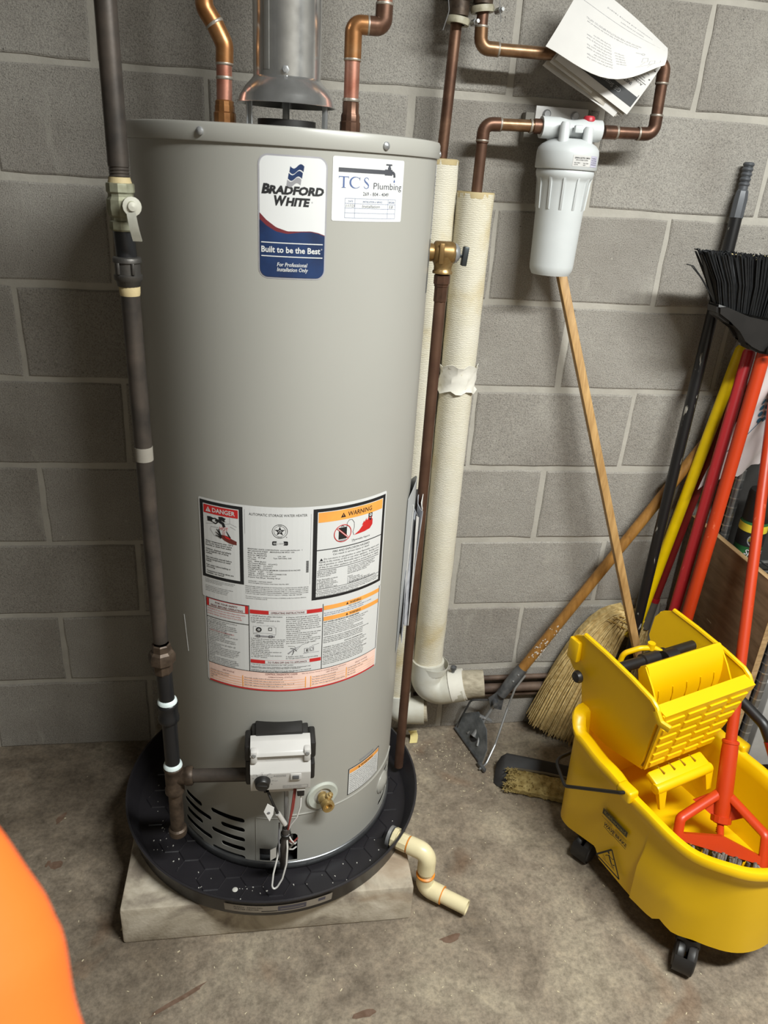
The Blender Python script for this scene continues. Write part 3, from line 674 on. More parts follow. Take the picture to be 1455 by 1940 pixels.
# ---- lower sheet
P = Print(hfn, e0=.0004); rstrip(P, -.1585, .5790, .1985, .7660, .005, W_, 0, n=40)
P.rect(-.1545, .5825, .1950, .6215, P_, 1); P.rect(-.1535, .5788, .1940, .5820, R_, 2)
for u in (-.1545, -.0688, .0655, .1945): P.rect(u-.0006, .6215, u+.0006, .7650, K_, 2)
for u, z, u2 in ((-.1545, .7640, -.0688), (-.1545, .6215, .195), (-.1545, .7235, -.0688)): P.rect(u, z-.0006, u2, z+.0006, K_, 2)
P.rect(-.1535, .7465, -.0700, .7630, R_, 2); P.rect(-.1480, .7475, -.0760, .7620, W_, 3)
P.text('FOR YOUR SAFETY', -.112, .7553, .0038, MA_, 4, w=.045, align='c', bold=.015); P.text('READ BEFORE OPERATING', -.112, .7490, .0038, MA_, 4, w=.064, align='c', bold=.015)
P.para(['WARNING: If you do not follow these instructions', 'exactly, a fire or explosion may result causing', 'property damage, personal injury or loss of life.'], -.1525, .7405, .0027, .0052, R_, 2, .078)
P.para(['A. This appliance has a pilot which is lit by an', '    electric spark ignition system.', 'B. BEFORE LIGHTING smell all around the', '    appliance area for gas. Be sure to smell next', '    to the floor because some gas is heavier than', '    air and will settle on the floor.', '    WHAT TO DO IF YOU SMELL GAS', '    •Do not try to light any appliance.', '    •Do not touch any electric switch; do not use', '      any phone in your building.', '    •Immediately call your gas supplier from a', '      neighbor’s phone. Follow the gas supplier’s', '      instructions.', '    •If you cannot reach your gas supplier, call', '      the fire department.', 'C. Use only your hand to push in or turn the gas', '    control knob. Never use tools. If the knob will', '    not push in or turn by hand, don’t try to repair', '    it, call a qualified service technician. Force or', '    attempted repair may result in a fire or', '    explosion.', 'D. Do not use this appliance if any part has', '    been under water. Immediately call a qualified', '    service technician to inspect the appliance and', '    to replace any part of the control system'], -.1520, .7180, .0024, .0039, K_, 2, .080, bold=.006)
P.text('WHAT TO DO IF YOU SMELL GAS', -.1480, .7180-.0039*6, .0024, R_, 3, w=.05)
P.rect(-.0670, .7490, .0640, .7570, R_, 2); P.rect(-.0330, .7492, .0350, .7568, W_, 3); P.text('OPERATING INSTRUCTIONS', .001, .7510, .0040, MA_, 4, w=.060, align='c', bold=.015)
P.para(['1. STOP! Read the safety information', '    at the left on this label.', '2. Set the gas control knob to the', '    “OFF” position.'], -.0655, .7435, .0028, .0045, K_, 2, .06)
P.stroke([(-.055, .722), (-.061, .722), (-.061, .706), (-.020, .706), (-.020, .722), (-.024, .722)], .0007, GR_, 2); P.rect(-.058, .700, -.022, .7035, GR_, 2); P.ring((-.051, .716), .003, .0052, K_, 3); P.stroke([(-.054, .7185), (-.0495, .714)], .0008, K_, 4)
P.frame(-.0335, .715, -.027, .7215, .0009, K_, 3); P.frame(-.055, .6995, -.049, .7045, .0009, K_, 3); P.frame(-.033, .6995, -.026, .7045, .0009, K_, 3); P.text('1. Pilot and OFF position', -.052, .7245, .0016, GR_, 2, w=.03); P.stroke([(-.06, .7085), (-.026, .7085)], .0005, GR_, 3)
P.para(['3. Wait five (5) minutes to clear out any gas.', '    Then smell for gas, including near the floor.', '    If you smell gas, STOP! Follow “B” in the', '    safety information at the left on this label.', '    If you don’t smell gas, go to the next step.', '4. Remove outer door.', '5. Locate igniter button.', '6. Look through sight glass window on', '    inner door to view pilot.', '7. Turn the gas control knob clockwise', '    to “PILOT” position.'], -.0655, .6945, .0026, .0040, K_, 2, .063)
P.para(['8. Depress and hold in gas control knob,', '    immediately press igniter button until you', '    hear a “click” sound, then release. Continue', '    to hold down the gas control knob while the', '    pilot ignites. Release the gas control knob.', '    Knob should pop back up. Check to see if', '    the pilot is still lit. If the pilot goes out, repeat', '    steps 3 through 8.', '    • If gas control knob does not pop out when', '      released, stop and immediately call your', '      service technician or gas supplier.', '    • If the pilot will not stay lit after several tries,', '      turn the gas control knob to “OFF” and call', '      your service technician or gas supplier.'], -.0015, .7425, .0026, .0043, K_, 2, .064)
P.stroke([(.002, .664), (.010, .671), (.016, .676), (.024, .680)], [.003, .002, .001, .0006], GR_, 2); P.stroke([(.006, .676), (.014, .674), (.018, .669)], .0012, K_, 2); P.stroke([(.010, .667), (.016, .671), (.020, .674)], .001, GR_, 2); P.stroke([(.012, .672), (.012, .666), (.009, .661)], .0012, K_, 2)
P.stroke([(.002, .681), (.014, .6795), (.017, .674)], .0005, K_, 2); P.stroke([(.018, .672), (.028, .683), (.040, .6855)], .0005, K_, 2)
P.frame(.032, .664, .040, .674, .0008, GR_, 2); P.rect(.036, .6665, .038, .672, K_, 3); P.frame(.042, .666, .050, .676, .0007, GR_, 2); P.ring((.046, .671), .0025, .0033, GR_, 3); P.stroke([(.03, .6625), (.06, .6625)], .0007, GR_, 2); P.stroke([(.046, .678), (.060, .681)], .0005, K_, 2)
P.para(['9. Replace outer door.', '10. Turn gas control knob to desired setting.'], -.0015, .6565, .0026, .0040, K_, 2, .06)
P.rect(-.0670, .6415, .0640, .6490, R_, 2); P.rect(-.0400, .6417, .0420, .6488, W_, 3); P.text('TO TURN OFF GAS TO APPLIANCE', .001, .6432, .0036, MA_, 4, w=.072, align='c', bold=.015)
P.para(['1. Turn the gas control knob clockwise to the “OFF” position.', '', 'Read and follow water heater WARNINGS and INSTRUCTIONS. If homeowner’s and', 'installation instructions are missing, contact the retailer or manufacturer.', '', 'WARNING: Do not apply line voltage (power) to gas valve. Damage to the control will', 'result and will nullify the warranty. Refer to installation manual.'], -.0665, .6375, .0023, .0025, K_, 2, .129, bold=.004)
for z in (.7515, .7280): P.rect(.0670, z, .1930, z+.0088, O_, 2)
for z in (.7532, .7297): P.text('WARNING', .1330, z, .0050, K_, 3, w=.026, align='c', bold=.01); P.poly([(.1120, z), (.117, z), (.1145, z+.0050)], K_, 3)
P.text('FOR YOUR SAFETY', .1330, .7475, .0026, K_, 2, w=.03, align='c'); P.para(['Do not store or use gasoline or other flammable, combustible or corrosive', 'vapors or liquids in the vicinity of this or any other appliance.'], .0680, .7435, .0025, .0040, BL_, 2, .124)
P.text('HOT WATER CAN PRODUCE 3RD DEGREE BURNS', .0680, .7235, .0030, K_, 2, w=.075, bold=.012)
P.para(['IN 6 SECONDS AT 140°F (60°C)      IN 30 SECONDS AT 130°F (54°C)', 'Household hot water temperature should not exceed 120°F unless', 'required. Mixing valves for reducing point-of-use temperature', 'are available. This appliance must be installed in accordance with', 'the manufacturer’s instructions and local codes.', 'California: Seismic requirements must be followed during install.', 'NEVER operate water heater unless it is completely full of water.'], .0680, .7190, .0024, .0038, K_, 2, .124)
P.para(['CAUTION: Do not connect to chemically treated piping. Temperature may', 'vary. Operating with relief valve plugged may cause tank rupture.', 'Discharge pipe must be piped to an open drain and not reduced.', 'Never test relief valve without checking the outlet for hot water.'], .0680, .6905, .0024, .0038, K_, 2, .124, bold=.004)
P.text('STATE OF CALIFORNIA (USA)', .1330, .6725, .0025, K_, 2, w=.042, align='c', bold=.012)
P.para(['WARNING: This product may contain chemicals known to the State to', 'cause cancer, birth defects or other reproductive harm. Combustion', 'byproducts are produced while heating water with natural gas.', 'WARNING: If water heater is unused for two weeks hydrogen may build', 'up in the lines. Open a hot water faucet for several minutes before', 'using any electrical appliance connected to the hot water system.', 'SUITABLE FOR WATER (POTABLE) HEATING AND SPACE HEATING', 'Toxic chemicals, such as those used for boiler treatment, shall not', 'be introduced into this system. When used for space heating do not', 'connect to an existing system with unsuitable components installed.', 'Follow the manual for the required mixing valve on the outlet side.'], .0680, .6680, .0024, .0038, K_, 2, .124, bold=.004)
P.text('CONTROL DIAGNOSTIC CODES', -.010, .6158, .0037, MA_, 2, w=.060, align='c', bold=.012); P.text('Also see service manual for complete diagnostic information', .0280, .6160, .0022, MA_, 2, w=.09)
P.text('LED STATUS', -.112, .6108, .0030, MA_, 2, w=.024, align='c'); P.text('OPERATIONAL STATUS', -.012, .6098, .0026, MA_, 2, w=.045, align='c'); P.text('LED STATUS', .088, .6105, .0030, MA_, 2, w=.024, align='c'); P.text('FAULT STATUS', .155, .6105, .0030, MA_, 2, w=.03, align='c')
for i, (a, b, c_, d_) in enumerate((('One flash every three seconds', 'Hot in tank, standby mode is 30 and main burner is off', 'Two flashes and three second pause', 'Low thermopile voltage - service pilot'), ('One short flash every second', 'Hot in tank, controls main valve is open and burner is lit', 'Four flashes and three second pause', 'Tank temperature over limit'), ('Steady ON', 'Hot in tank, indicates that the control is in shutdown mode. Pilot is off', 'Five flashes and three second pause', 'Gas valve fault'), ('OFF', 'Gas to tank, appliance knob is in OFF mode. Pilot is off', 'LED colour. Follow the diagnostic procedure before replacing', 'Pilot valve fault'))):
    z = .6050-i*.0056; P.text(a, -.1510, z, .0024, K_, 2, wmax=.055); P.text(b, -.0800, z, .0024, K_, 2, wmax=.095); P.text(c_, .0480, z, .0024, K_, 2, wmax=.068); P.text(d_, .1220, z, .0024, K_, 2, wmax=.06)
    for a0, a1 in ((-.153, -.085), (-.082, .035), (.046, .117), (.121, .193)): P.rect(a0, z-.0018, a1, z-.0013, O_, 2)
for u in (-.0840, .0345, .0445, .1185): P.rect(u, .5835, u+.0018, .6090, O_, 2)
obj('operating_label', P, LABMATS, heater, label='lower instruction label with red bottom stripe', sharp=0)
# ---- small orange warning, right of the drain valve
P = Print(hfn); P.rect(.1375, .2665, .2375, .3395, K_, 0); P.rect(.1395, .2685, .2355, .3375, W_, 1); P.rect(.1405, .3265, .2345, .3365, O_, 2)
P.text('WARNING', .192, .3285, .0060, K_, 3, w=.04, align='c', bold=.01); P.poly([(.1650, .3280), (.1700, .3280), (.1675, .3340)], K_, 3)
for i, t in enumerate(('Do not remove the burner access door.', 'Flammable vapors may be drawn by air', 'currents from surrounding areas to this', 'appliance. Keep the air inlet openings', 'free of lint, dust and obstructions at all', 'times. Do not store or use gasoline or', 'other flammable liquids here. Contact a', 'qualified service agency when the pilot', 'cannot be lit or the control has locked', 'out. See the installation manual.')): P.text(t, .1425, .3205-i*.0054, .0027, K_, 2, w=.088)
P.rect(.168, .3440, .214, .3490, GR_, 0)
obj('air_inlet_label', P, LABMATS, heater, label='small orange-headed warning label near the bottom right', sharp=0)
# ---- bar-code strip on the right edge
P = Print(hfn); P.rect(.325, 1.385, .352, 1.500, W_, 0)
for i in range(44): P.rect(.329, 1.392+i*.0021, .349, 1.392+i*.0021+(.0006+.0006*(i*5 % 3 == 0)), K_, 1)
obj('barcode_label', P, LABMATS, heater, sharp=0)
P = Print(hfn); P.rect(.318, 1.295, .349, 1.385, W_, 0, .004)
obj('valve_plate', P, [mat('plate_grey', '9aa0a2', .3, .6)], heater, sharp=0)

# ---- gas control on the front
gx, gy = 0.138, -0.61
gc = obj('gas_control', MB().box((gx, -.548, .450), (.108, .052, .096), .004).box((gx-.060, -.565, .472), (.014, .05, .036), .004).box((gx+.060, -.565, .474), (.014, .05, .036), .004).box((gx+.060, -.565, .422), (.012, .05, .040), .004).box((gx-.060, -.565, .425), (.012, .05, .06), .004).box((gx-.002, -.548, .499), (.090, .046, .012), .003), BLACKPL, heater, label='white-fronted gas control with black base')
prof = [(-.610, .400), (-.617, .447), (-.604, .466), (-.604, .4795), (-.611, .4830), (-.606, .4895), (-.585, .4990), (-.568, .4990), (-.568, .398), (-.603, .396)]
cv = MB(); n_ = len(prof)
cv.prism([(a, b) for a, b in prof], (gx-.0565, 0, 0), (0, 1, 0), (0, 0, 1), .113)
cvb = bmesh.new(); vv_ = [cvb.verts.new(v) for v in cv.v]
for f in cv.f: cvb.faces.new([vv_[i] for i in f])
bmesh.ops.bevel(cvb, geom=[e for e in cvb.edges], offset=.0016, segments=2, affect='EDGES', profile=.6)
cover = obj('control_cover', MB().bm(cvb, 0, True), WHITEPL, gc)
for s in (-1, 1):
    obj('corner_lug', MB().box((gx+s*.0495, -.603, .481), (.0125, .016, .028), .003), WHITEPL, gc)
    obj('cover_screw', MB().lathe([(.0042, 0), (.004, .0015), (.0015, .0022), (0, .0012)], (gx+s*.0495, -.6108, .487), (0, -1, 0), n=12), STEEL, gc)
obj('temperature_knob', MB().lathe([(.0152, 0), (.0152, .004), (.0140, .0075), (.0130, .0150), (.0115, .0165), (0, .0165)], (.1040, -.612, .428), (0, -1, 0), n=28).box((.1040, -.6275, .428), (.018, .004, .004), .001, Matrix.Rotation(.15, 3, 'Y')), BLACKPL, gc, label='round black temperature knob')
obj('status_window', MB().box((.1665, -.6155, .4370), (.021, .005, .016), .0015).box((.1665, -.6185, .4370), (.012, .002, .008), .0005, mi=1), [WHITEPL, mat('window_grey', '5a5a5c', .2)], gc)
def vfn(u, v, e): return (u, -.6104-.007*(v-.400)/.047-e, v)
P = Print(vfn, .0002)
P.text('A', .125, .4395, .004, 1, 0); P.frame(.1300, .4385, .1480, .4430, .0004, 1, 0); P.text('CAUTION SEE MANUAL', .1308, .4400, .0018, 1, 0, w=.0165)
for a in range(-60, 121, 30):
    r = math.radians(90-a); P.stroke([(.104+.0175*math.cos(r), .428+.0175*math.sin(r)), (.104+.0215*math.cos(r), .428+.0215*math.sin(r))], .0007, 1, 0)
for t, x, z in (('PILOT', .087, .447), ('HOT', .101, .4515), ('VERY', .115, .4475), ('HOT', .127, .426)): P.text(t, x, z, .002, 1, 0)
P.frame(.1430, .4040, .1900, .4120, .0004, 1, 0); P.para(['SEE LIGHTING INSTRUCTIONS', 'BEFORE OPERATING CONTROL'], .1440, .4090, .0018, .0033, 1, 0, .045)
obj('control_print', P, [WHITEPL, GREYPL and INKG], gc, sharp=0)
def vfn2(u, v, e): return (u, -.6042-e, v)
P = Print(vfn2, .0002); P.frame(.1120, .4675, .1630, .4780, .0006, 0, 0); P.text('ICON System', .1375, .4705, .0044, 0, 0, w=.043, align='c', shear=.2)
obj('embossed_name', P, [LWHITE], gc, sharp=0)
obj('cable_plug', MB().box((.177, -.597, .393), (.017, .020, .006), .001, mi=1).box((.177, -.597, .383), (.014, .016, .018), .002), [BLACKPL, WHITEPL], gc)
obj('lower_fitting', MB().box((.112, -.590, .388), (.012, .012, .020), .002).box((.137, -.585, .388), (.060, .022, .018), .003, mi=1), [BLACKPL, GREYPL], gc)
# wiring below the control
obj('burner_tube', MB().tube([(.150, -.585, .390), (.150, -.586, .300), (.150, -.58, .262), (.150, -.56, .19), (.150, -.53, .135)], .0048, 8), STEEL, heater)
obj('wire_sleeve', MB().tube([(.150, -.597, .285), (.147, -.596, .24), (.146, -.59, .19), (.146, -.565, .14)], .0085, 10), mat('grey_sleeve', '4b4643', .6), heater)
obj('cable_tie', MB().lathe([(.0092, -.004), (.0105, -.003), (.0105, .003), (.0092, .004)], (.149, -.597, .268), n=12).box((.159, -.600, .262), (.008, .008, .010), .002), BLACKPL, heater)
W = [('white_wire', PAPER, [(.178, -.597, .376), (.177, -.602, .345), (.170, -.604, .318), (.158, -.602, .296), (.152, -.600, .275), (.160, -.606, .258), (.166, -.600, .245), (.158, -.585, .215)], .0016),
     ('white_wire', PAPER, [(.151, -.601, .262), (.152, -.607, .24), (.150, -.612, .20), (.142, -.617, .165), (.132, -.620, .146), (.125, -.621, .141), (.121, -.620, .149), (.124, -.612, .175), (.132, -.600, .205), (.137, -.596, .24)], .0019),
     ('white_wire', PAPER, [(.153, -.597, .25), (.160, -.575, .215), (.170, -.55, .185), (.174, -.53, .17)], .0016),
     ('white_wire', PAPER, [(.152, -.597, .245), (.156, -.580, .205), (.165, -.555, .175), (.174, -.535, .16)], .0016),
     ('red_wire', REDWIRE, [(.165, -.596, .386), (.160, -.601, .34), (.155, -.603, .30), (.152, -.601, .27), (.157, -.590, .24), (.164, -.565, .205), (.175, -.54, .19)], .0018),
     ('red_wire', REDWIRE, [(.168, -.596, .386), (.163, -.601, .34), (.156, -.603, .305), (.150, -.600, .275)], .0016),
     ('black_wire', BLACKPL, [(.113, -.590, .380), (.120, -.600, .366), (.130, -.604, .340), (.142, -.603, .310), (.149, -.600, .28)], .0028),
     ('grey_wire', INKG, [(.136, -.598, .30), (.135, -.60, .26), (.136, -.60, .215), (.138, -.58, .17)], .0016)]
for nm, m_, pts, r in W:
    q = fillet(pts, .02, 4); obj(nm, MB().tube(q, r, 8), m_, heater)
obj('wire_connector', MB().tube([(.133, -.605, .333), (.147, -.604, .302)], .0052, 10), mat('clear_sleeve', 'b4b0ab', .35), heater)
tg = [Vector((.113, -.606, .361)), Vector((.126, -.608, .352)), Vector((.124, -.611, .338)), Vector((.117, -.613, .322)), Vector((.106, -.610, .345))]
obj('wire_tag', MB().add(tg+[v+Vector((0, .0008, 0)) for v in tg], [(0, 1, 2, 3, 4), (9, 8, 7, 6, 5)]+[(i, (i+1) % 5, 5+(i+1) % 5, 5+i) for i in range(5)], 0, False).lathe([(0, .0002), (.003, .0002)], (.1155, -.6118, .343), (0, -1, 0), n=10, mi=1), [PAPER, INKG], heater)
tg = [Vector((.118, -.603, .232)), Vector((.130, -.604, .240)), Vector((.130, -.606, .215)), Vector((.118, -.605, .205))]
obj('wire_tag', MB().add(tg+[v+Vector((0, .0008, 0)) for v in tg], [(0, 1, 2, 3), (7, 6, 5, 4)]+[(i, (i+1) % 4, 4+(i+1) % 4, 4+i) for i in range(4)], 0, False), [mat('tag_grey', 'b0aca6', .7)], heater)
# ---- drain valve
dth = 17.2; dc = cyl(dth, HR, .297); dd = (cyl(dth, HR+.1, .297)-dc).normalized(); du = Vector((dd.y*-1, dd.x, 0))
obj('valve_rosette', MB().lathe([(.0345, -.004), (.0345, .002), (.031, .0045), (.020, .0035), (.0185, -.002)], dc, dd, n=36), mat('rosette_plastic', 'b5b8ae', .5), heater)
dv = obj('drain_valve', MB().lathe([(.0100, -.004), (.0100, .008), (.0125, .009), (.0125, .018), (.0105, .020), (.0105, .024), (.0130, .0255), (.0135, .028), (.0130, .030), (.0135, .032), (.0130, .034), (.0135, .036), (.0128, .038), (.0080, .038), (.0075, .030), (0, .030)], dc, (dd+Vector((0, 0, .06))).normalized(), n=24), BRASS, heater, label='brass drain valve', sharp=50)
st_ = dc+dd*.015
obj('valve_stem', MB().lathe([(.0058, 0), (.0058, .014), (.0072, .015), (.0072, .021), (.0050, .023), (.0050, .027), (0, .028)], st_, (dd*.25+Vector((.35, 0, .8))).normalized(), n=14), BRASS, dv)
for s in (1,):
    p = cyl(59, HR, .235); d = cyl(59, HR+.1, .235)-p
    obj('air_scoop', MB().lathe([(.030, -.008), (.026, .006), (.015, .012), (0, .014)], cyl(61, HR-.004, .205), d, n=20), JACKET, heater)
# ---- relief valve on the right side
rv = obj('relief_valve', MB().lathe([(.012, .0), (.016, .001), (.016, .012), (.0150, .015), (.0195, .018), (.0205, .020), (.0205, .048), (.0195, .052), (.017, .055), (0, .055)], (.4015, -.283, 1.356), (1, 0, 0), n=24).lathe([(.0200, 0), (.0190, -.010), (.0165, -.018), (.0165, -.024), (.0185, -.026), (.0185, -.030), (.0150, -.031), (0, -.031)], (.4370, -.283, 1.350), n=22).box((.428, -.3045, 1.356), (.009, .005, .036), .001), BRONZE, heater, label='brass relief valve', sharp=50)
obj('relief_cap', MB().lathe([(.0180, 0), (.0170, .004), (.0120, .009), (.005, .011), (0, .011)], (.4560, -.283, 1.356), (1, 0, 0), n=22), STEEL, rv)
obj('test_lever', MB().box((.4760, -.285, 1.352), (.010, .014, .034), .002, Matrix.Rotation(.08, 3, 'Y')).box((.470, -.284, 1.352), (.008, .005, .006), .001), mat('lever_steel', '45494b', .4, .7), rv)

# ---- relief discharge pipe
tp_ = thing('discharge_pipe', 'brown copper discharge pipe standing right of the heater in front of the insulated pipes', 'pipe', (.4375, -.283, .128))
obj('pipe', MB().tube([(.4375, -.283, 1.272), (.4375, -.283, .6), (.4375, -.283, .128)], .0112, 16), DULLCOP, tp_)
obj('adapter', MB().lathe([(.0128, 1.318), (.0155, 1.317), (.0155, 1.302), (.0140, 1.300), (.0140, 1.297), (.0128, 1.296), (.0128, 1.270), (.0112, 1.268)], (.4375, -.283, 0), n=8), OLDCOP, tp_, label='eight-sided solder adapter', sharp=20)

# ---- document pouch hanging on the side of the heater
dp = thing('document_pouch', 'clear pouch of folded manuals stuck to the right side of the heater', 'pouch', (.41, -.235, .53))
def pouch_pt(th, z, k): return cyl(th, HR+k, z)
obj('pouch', MB().sheet([[pouch_pt(68+22*j/6, .905-.36*i/8+.03*math.sin(j/6*PI)*(i == 0), .0012+.010*math.sin(PI*j/6)*min(1, (8-i)/5)) for j in range(7)] for i in range(9)], .0008), mat('pouch_film', 'a9abac', .25, var=.02), dp)
for k in range(6):
    t0 = 80+k*2.2; off = .006+.0028*k
    g = [[pouch_pt(t0-9+18*j/6, .862+.012*math.sin(k*1.7)-(.30-.012*k)*i/8+.012*math.sin(j*.9+k), off+.0045*math.sin(j*1.3+k*2+i*.25)+.0035*(1-i/8)*(k-2)) for j in range(7)] for i in range(9)]
    obj('manual', MB().sheet(g, .0012), PAPER if k % 2 else mat('manual_cover', 'b9bac0', .6, c2='8f9298', vs=40), dp)

# ================================================================== FLUE
dh = thing('draft_hood', 'flared sheet metal draft hood standing on legs on the heater top', 'draft hood', (HC.x, HC.y, 1.5338))
FZ = 1.612
obj('hood_skirt', MB().lathe([(.0535, FZ+.012), (.0540, FZ+.001), (.058, FZ-.004), (.068, FZ-.014), (.0765, FZ-.027), (.0800, FZ-.037), (.0815, FZ-.0385), (.0795, FZ-.0385), (.0750, FZ-.028), (.060, FZ-.010), (.052, FZ)], HC, n=64), GALV, dh, sharp=60)
for th in (-58, 62, 180):
    a = math.radians(th); lx, ly = HC.x+.070*math.sin(a), HC.y-.070*math.cos(a)
    R_z = Matrix.Rotation(a, 3, 'Z')
    obj('leg', MB().box((lx, ly, 1.560), (.012, .0025, .052), .0006, R_z).box((lx-.005*math.cos(a), ly-.005*math.sin(a), 1.560), (.002, .008, .052), .0005, R_z).box((lx, ly, 1.5350), (.014, .012, .002), .0004, R_z), STEEL, dh)
    obj('leg_screw', MB().lathe([(.0045, 0), (.0045, .003), (.003, .005), (0, .005)], (HC.x+.077*math.sin(a), HC.y-.077*math.cos(a), 1.5358), n=6), STEEL, dh, sharp=20)
obj('flue_collar', MB().lathe([(.048, 1.534), (.048, 1.552), (.045, 1.552), (.045, 1.534)], HC, n=40), BLACKPL, dh)
fp = thing('flue_pipe', 'shiny round metal flue pipe rising from the draft hood', 'flue pipe', (HC.x, HC.y, FZ))
obj('pipe', MB().lathe([(.0535, FZ), (.0545, FZ), (.0545, 1.90), (.0550, 1.902), (.0550, 1.912), (.0545, 1.914), (.0545, 2.54)], HC, n=64), GALV, fp)
obj('lap_seam', MB().box((HC.x-.033, HC.y-.0435, 2.07), (.010, .0012, .90), .0004, Matrix.Rotation(math.radians(-37), 3, 'Z')), GALV, fp)
obj('sheet_screw', MB().lathe([(.0062, 0), (.0062, .001), (.0042, .0015), (.0042, .005), (0, .0055)], cyl(-4, .0545, FZ+.008), (-.07, -1, 0), n=6), STEEL, fp, sharp=20)

# ================================================================== WATER PIPES ON TOP
def solder_ring(name, p, d, r, par): obj(name, MB().lathe([(r+.0001, -.0022), (r+.0009, -.0010), (r+.0011, .0004), (r+.0002, .0026)], p, d, n=16), SOLDER, par)
wl = thing('water_pipe', 'copper water pipe left of the flue with two slanted elbows', 'pipe', (.049, -.287, 1.534), 'copper water pipes on the heater top')
obj('union_nut', MB().lathe([(.0155, 1.5338), (.0155, 1.541), (.0125, 1.542)], (.049, -.287, 0), n=20), mat('zinc_nipple', '9fb0b8', .3, .9), wl, label='zinc nipple')
obj('female_adapter', MB().lathe([(.0172, 1.541), (.0180, 1.543), (.0180, 1.556), (.0160, 1.558), (.0160, 1.566), (.0150, 1.568), (.0150, 1.573), (.0128, 1.575)], (.049, -.287, 0), n=12), BRASSY, wl, sharp=25)
obj('lower_pipe', MB().tube([(.049, -.287, 1.570), (.050, -.287, 1.63)], .0125, 16), COPPER, wl)
obj('elbow', MB().tube(fillet([(.0505, -.287, 1.625), (.0515, -.287, 1.652), (.036, -.287, 1.681)], .022, 6), .0140, 16), BRASSY, wl)
obj('elbow', MB().tube(fillet([(.0375, -.287, 1.678), (.022, -.287, 1.700), (.021, -.287, 1.735)], .022, 6), .0140, 16), BRASSY, wl)
obj('upper_pipe', MB().tube([(.021, -.287, 1.73), (.021, -.287, 2.54)], .0125, 16), COPPER, wl)
solder_ring('solder_joint', (.050, -.287, 1.606), (0, 0, 1), .0128, wl); solder_ring('solder_joint', (.0505, -.287, 1.626), (0, 0, 1), .0132, wl); solder_ring('solder_joint', (.0368, -.287, 1.6795), (-.5, 0, .86), .0138, wl); solder_ring('solder_joint', (.021, -.287, 1.735), (0, 0, 1), .0132, wl)
wr = thing('water_pipe', 'copper water pipe right of the flue with two square elbows', 'pipe', (.2555, -.287, 1.534), 'copper water pipes on the heater top')
obj('union_nut', MB().lathe([(.0150, 1.5338), (.0150, 1.541), (.0125, 1.542)], (.2555, -.287, 0), n=20), mat('nipple_steel', 'aab2b5', .3, .9), wr, label='zinc nipple')
obj('female_adapter', MB().lathe([(.0165, 1.541), (.0172, 1.543), (.0172, 1.556), (.0158, 1.558), (.0158, 1.566), (.0150, 1.568), (.0138, 1.571), (.0138, 1.585), (.0125, 1.587)], (.2555, -.287, 0), n=12), OLDCOP, wr, sharp=25)
obj('lower_pipe', MB().tube([(.2555, -.287, 1.58), (.2555, -.287, 1.67)], .0125, 16), COPPER, wr)
obj('elbow', MB().tube(fillet([(.2555, -.287, 1.645), (.2555, -.287, 1.6965), (.279, -.287, 1.6965)], .019, 6), .0140, 16), BRASSY, wr)
obj('elbow', MB().tube(fillet([(.279, -.287, 1.6965), (.3035, -.287, 1.6965), (.3035, -.287, 1.728)], .019, 6), .0140, 16), OLDCOP, wr)
obj('upper_pipe', MB().tube([(.3035, -.287, 1.72), (.3035, -.287, 2.54)], .0125, 16), COPPER, wr)
for p, d in (((.2555, -.287, 1.589), (0, 0, 1)), ((.2555, -.287, 1.647), (0, 0, 1)), ((.279, -.287, 1.6965), (1, 0, 0)), ((.3035, -.287, 1.727), (0, 0, 1))): solder_ring('solder_joint', p, d, .0134, wr)

# ================================================================== GAS PIPE
GX, GY = -.0735, -.54
gp = thing('gas_pipe', 'dark iron gas pipe running down the left side of the heater', 'pipe', (GX, GY, .226))
bx = -.0815   # the upper run stands a little further left
obj('upper_pipe', MB().tube([(bx, GY, 2.54), (bx, GY, 1.47)], .0140, 18).tube([(bx, GY, 1.472), (bx, GY, 1.452)], .0128, 18), IRON, gp)
for i in range(4): obj('thread', MB().lathe([(.0128, -.001), (.0138, 0), (.0128, .001)], (bx, GY, 1.458+.004*i), n=18), IRON, gp)
obj('thread_sealant', MB().lathe([(.0140, 1.457), (.0150, 1.453), (.0160, 1.449), (.0150, 1.447)], (bx, GY, 0), n=18), TEFLON, gp)
bv = obj('ball_valve', MB().lathe([(.0150, 1.4500), (.0185, 1.4493), (.0190, 1.4471), (.0190, 1.4383), (.0170, 1.4361), (.0170, 1.4325), (.0195, 1.4281), (.0200, 1.4164), (.0185, 1.4084), (.0160, 1.4055), (.0160, 1.4019), (.0185, 1.4004), (.0185, 1.3902), (.0165, 1.3880), (.0130, 1.3880)], (bx, GY, 0), n=10), GREENBRASS, gp, label='corroded brass ball valve', sharp=25)
obj('valve_bonnet', MB().lathe([(.011, .012), (.011, .024), (.008, .026), (.008, .033), (0, .034)], (bx+.008, GY, 1.421), (.35, -1, .05), n=16), GREENBRASS, bv)
hd = MB().lathe([(.0125, 0), (.0125, .003), (.006, .0035), (.006, .007), (0, .0075)], (bx+.018, GY-.028, 1.422), (.35, -1, .05), n=16)
hd.sheet([[(bx+.018-.006+.012*j+.006*i/5-.001, GY-.030-.004*math.sin(i/5*PI), 1.415-.036*i/5) for j in range(2)] for i in range(6)], .003)
obj('valve_handle', hd, mat('handle_steel', 'b4b2a6', .45, .5, vs=60), bv)
obj('nipple', MB().tube([(bx, GY, 1.392), (-.0800, GY, 1.350)], .0142, 18), IRONDK, gp, label='short shiny black nipple')
un = [(.0135, 1.322), (.0185, 1.321), (.0200, 1.318), (.0200, 1.311), (.0178, 1.309), (.0178, 1.288), (.0200, 1.286), (.0200, 1.277), (.0175, 1.274), (.0160, 1.264), (.0140, 1.262)]
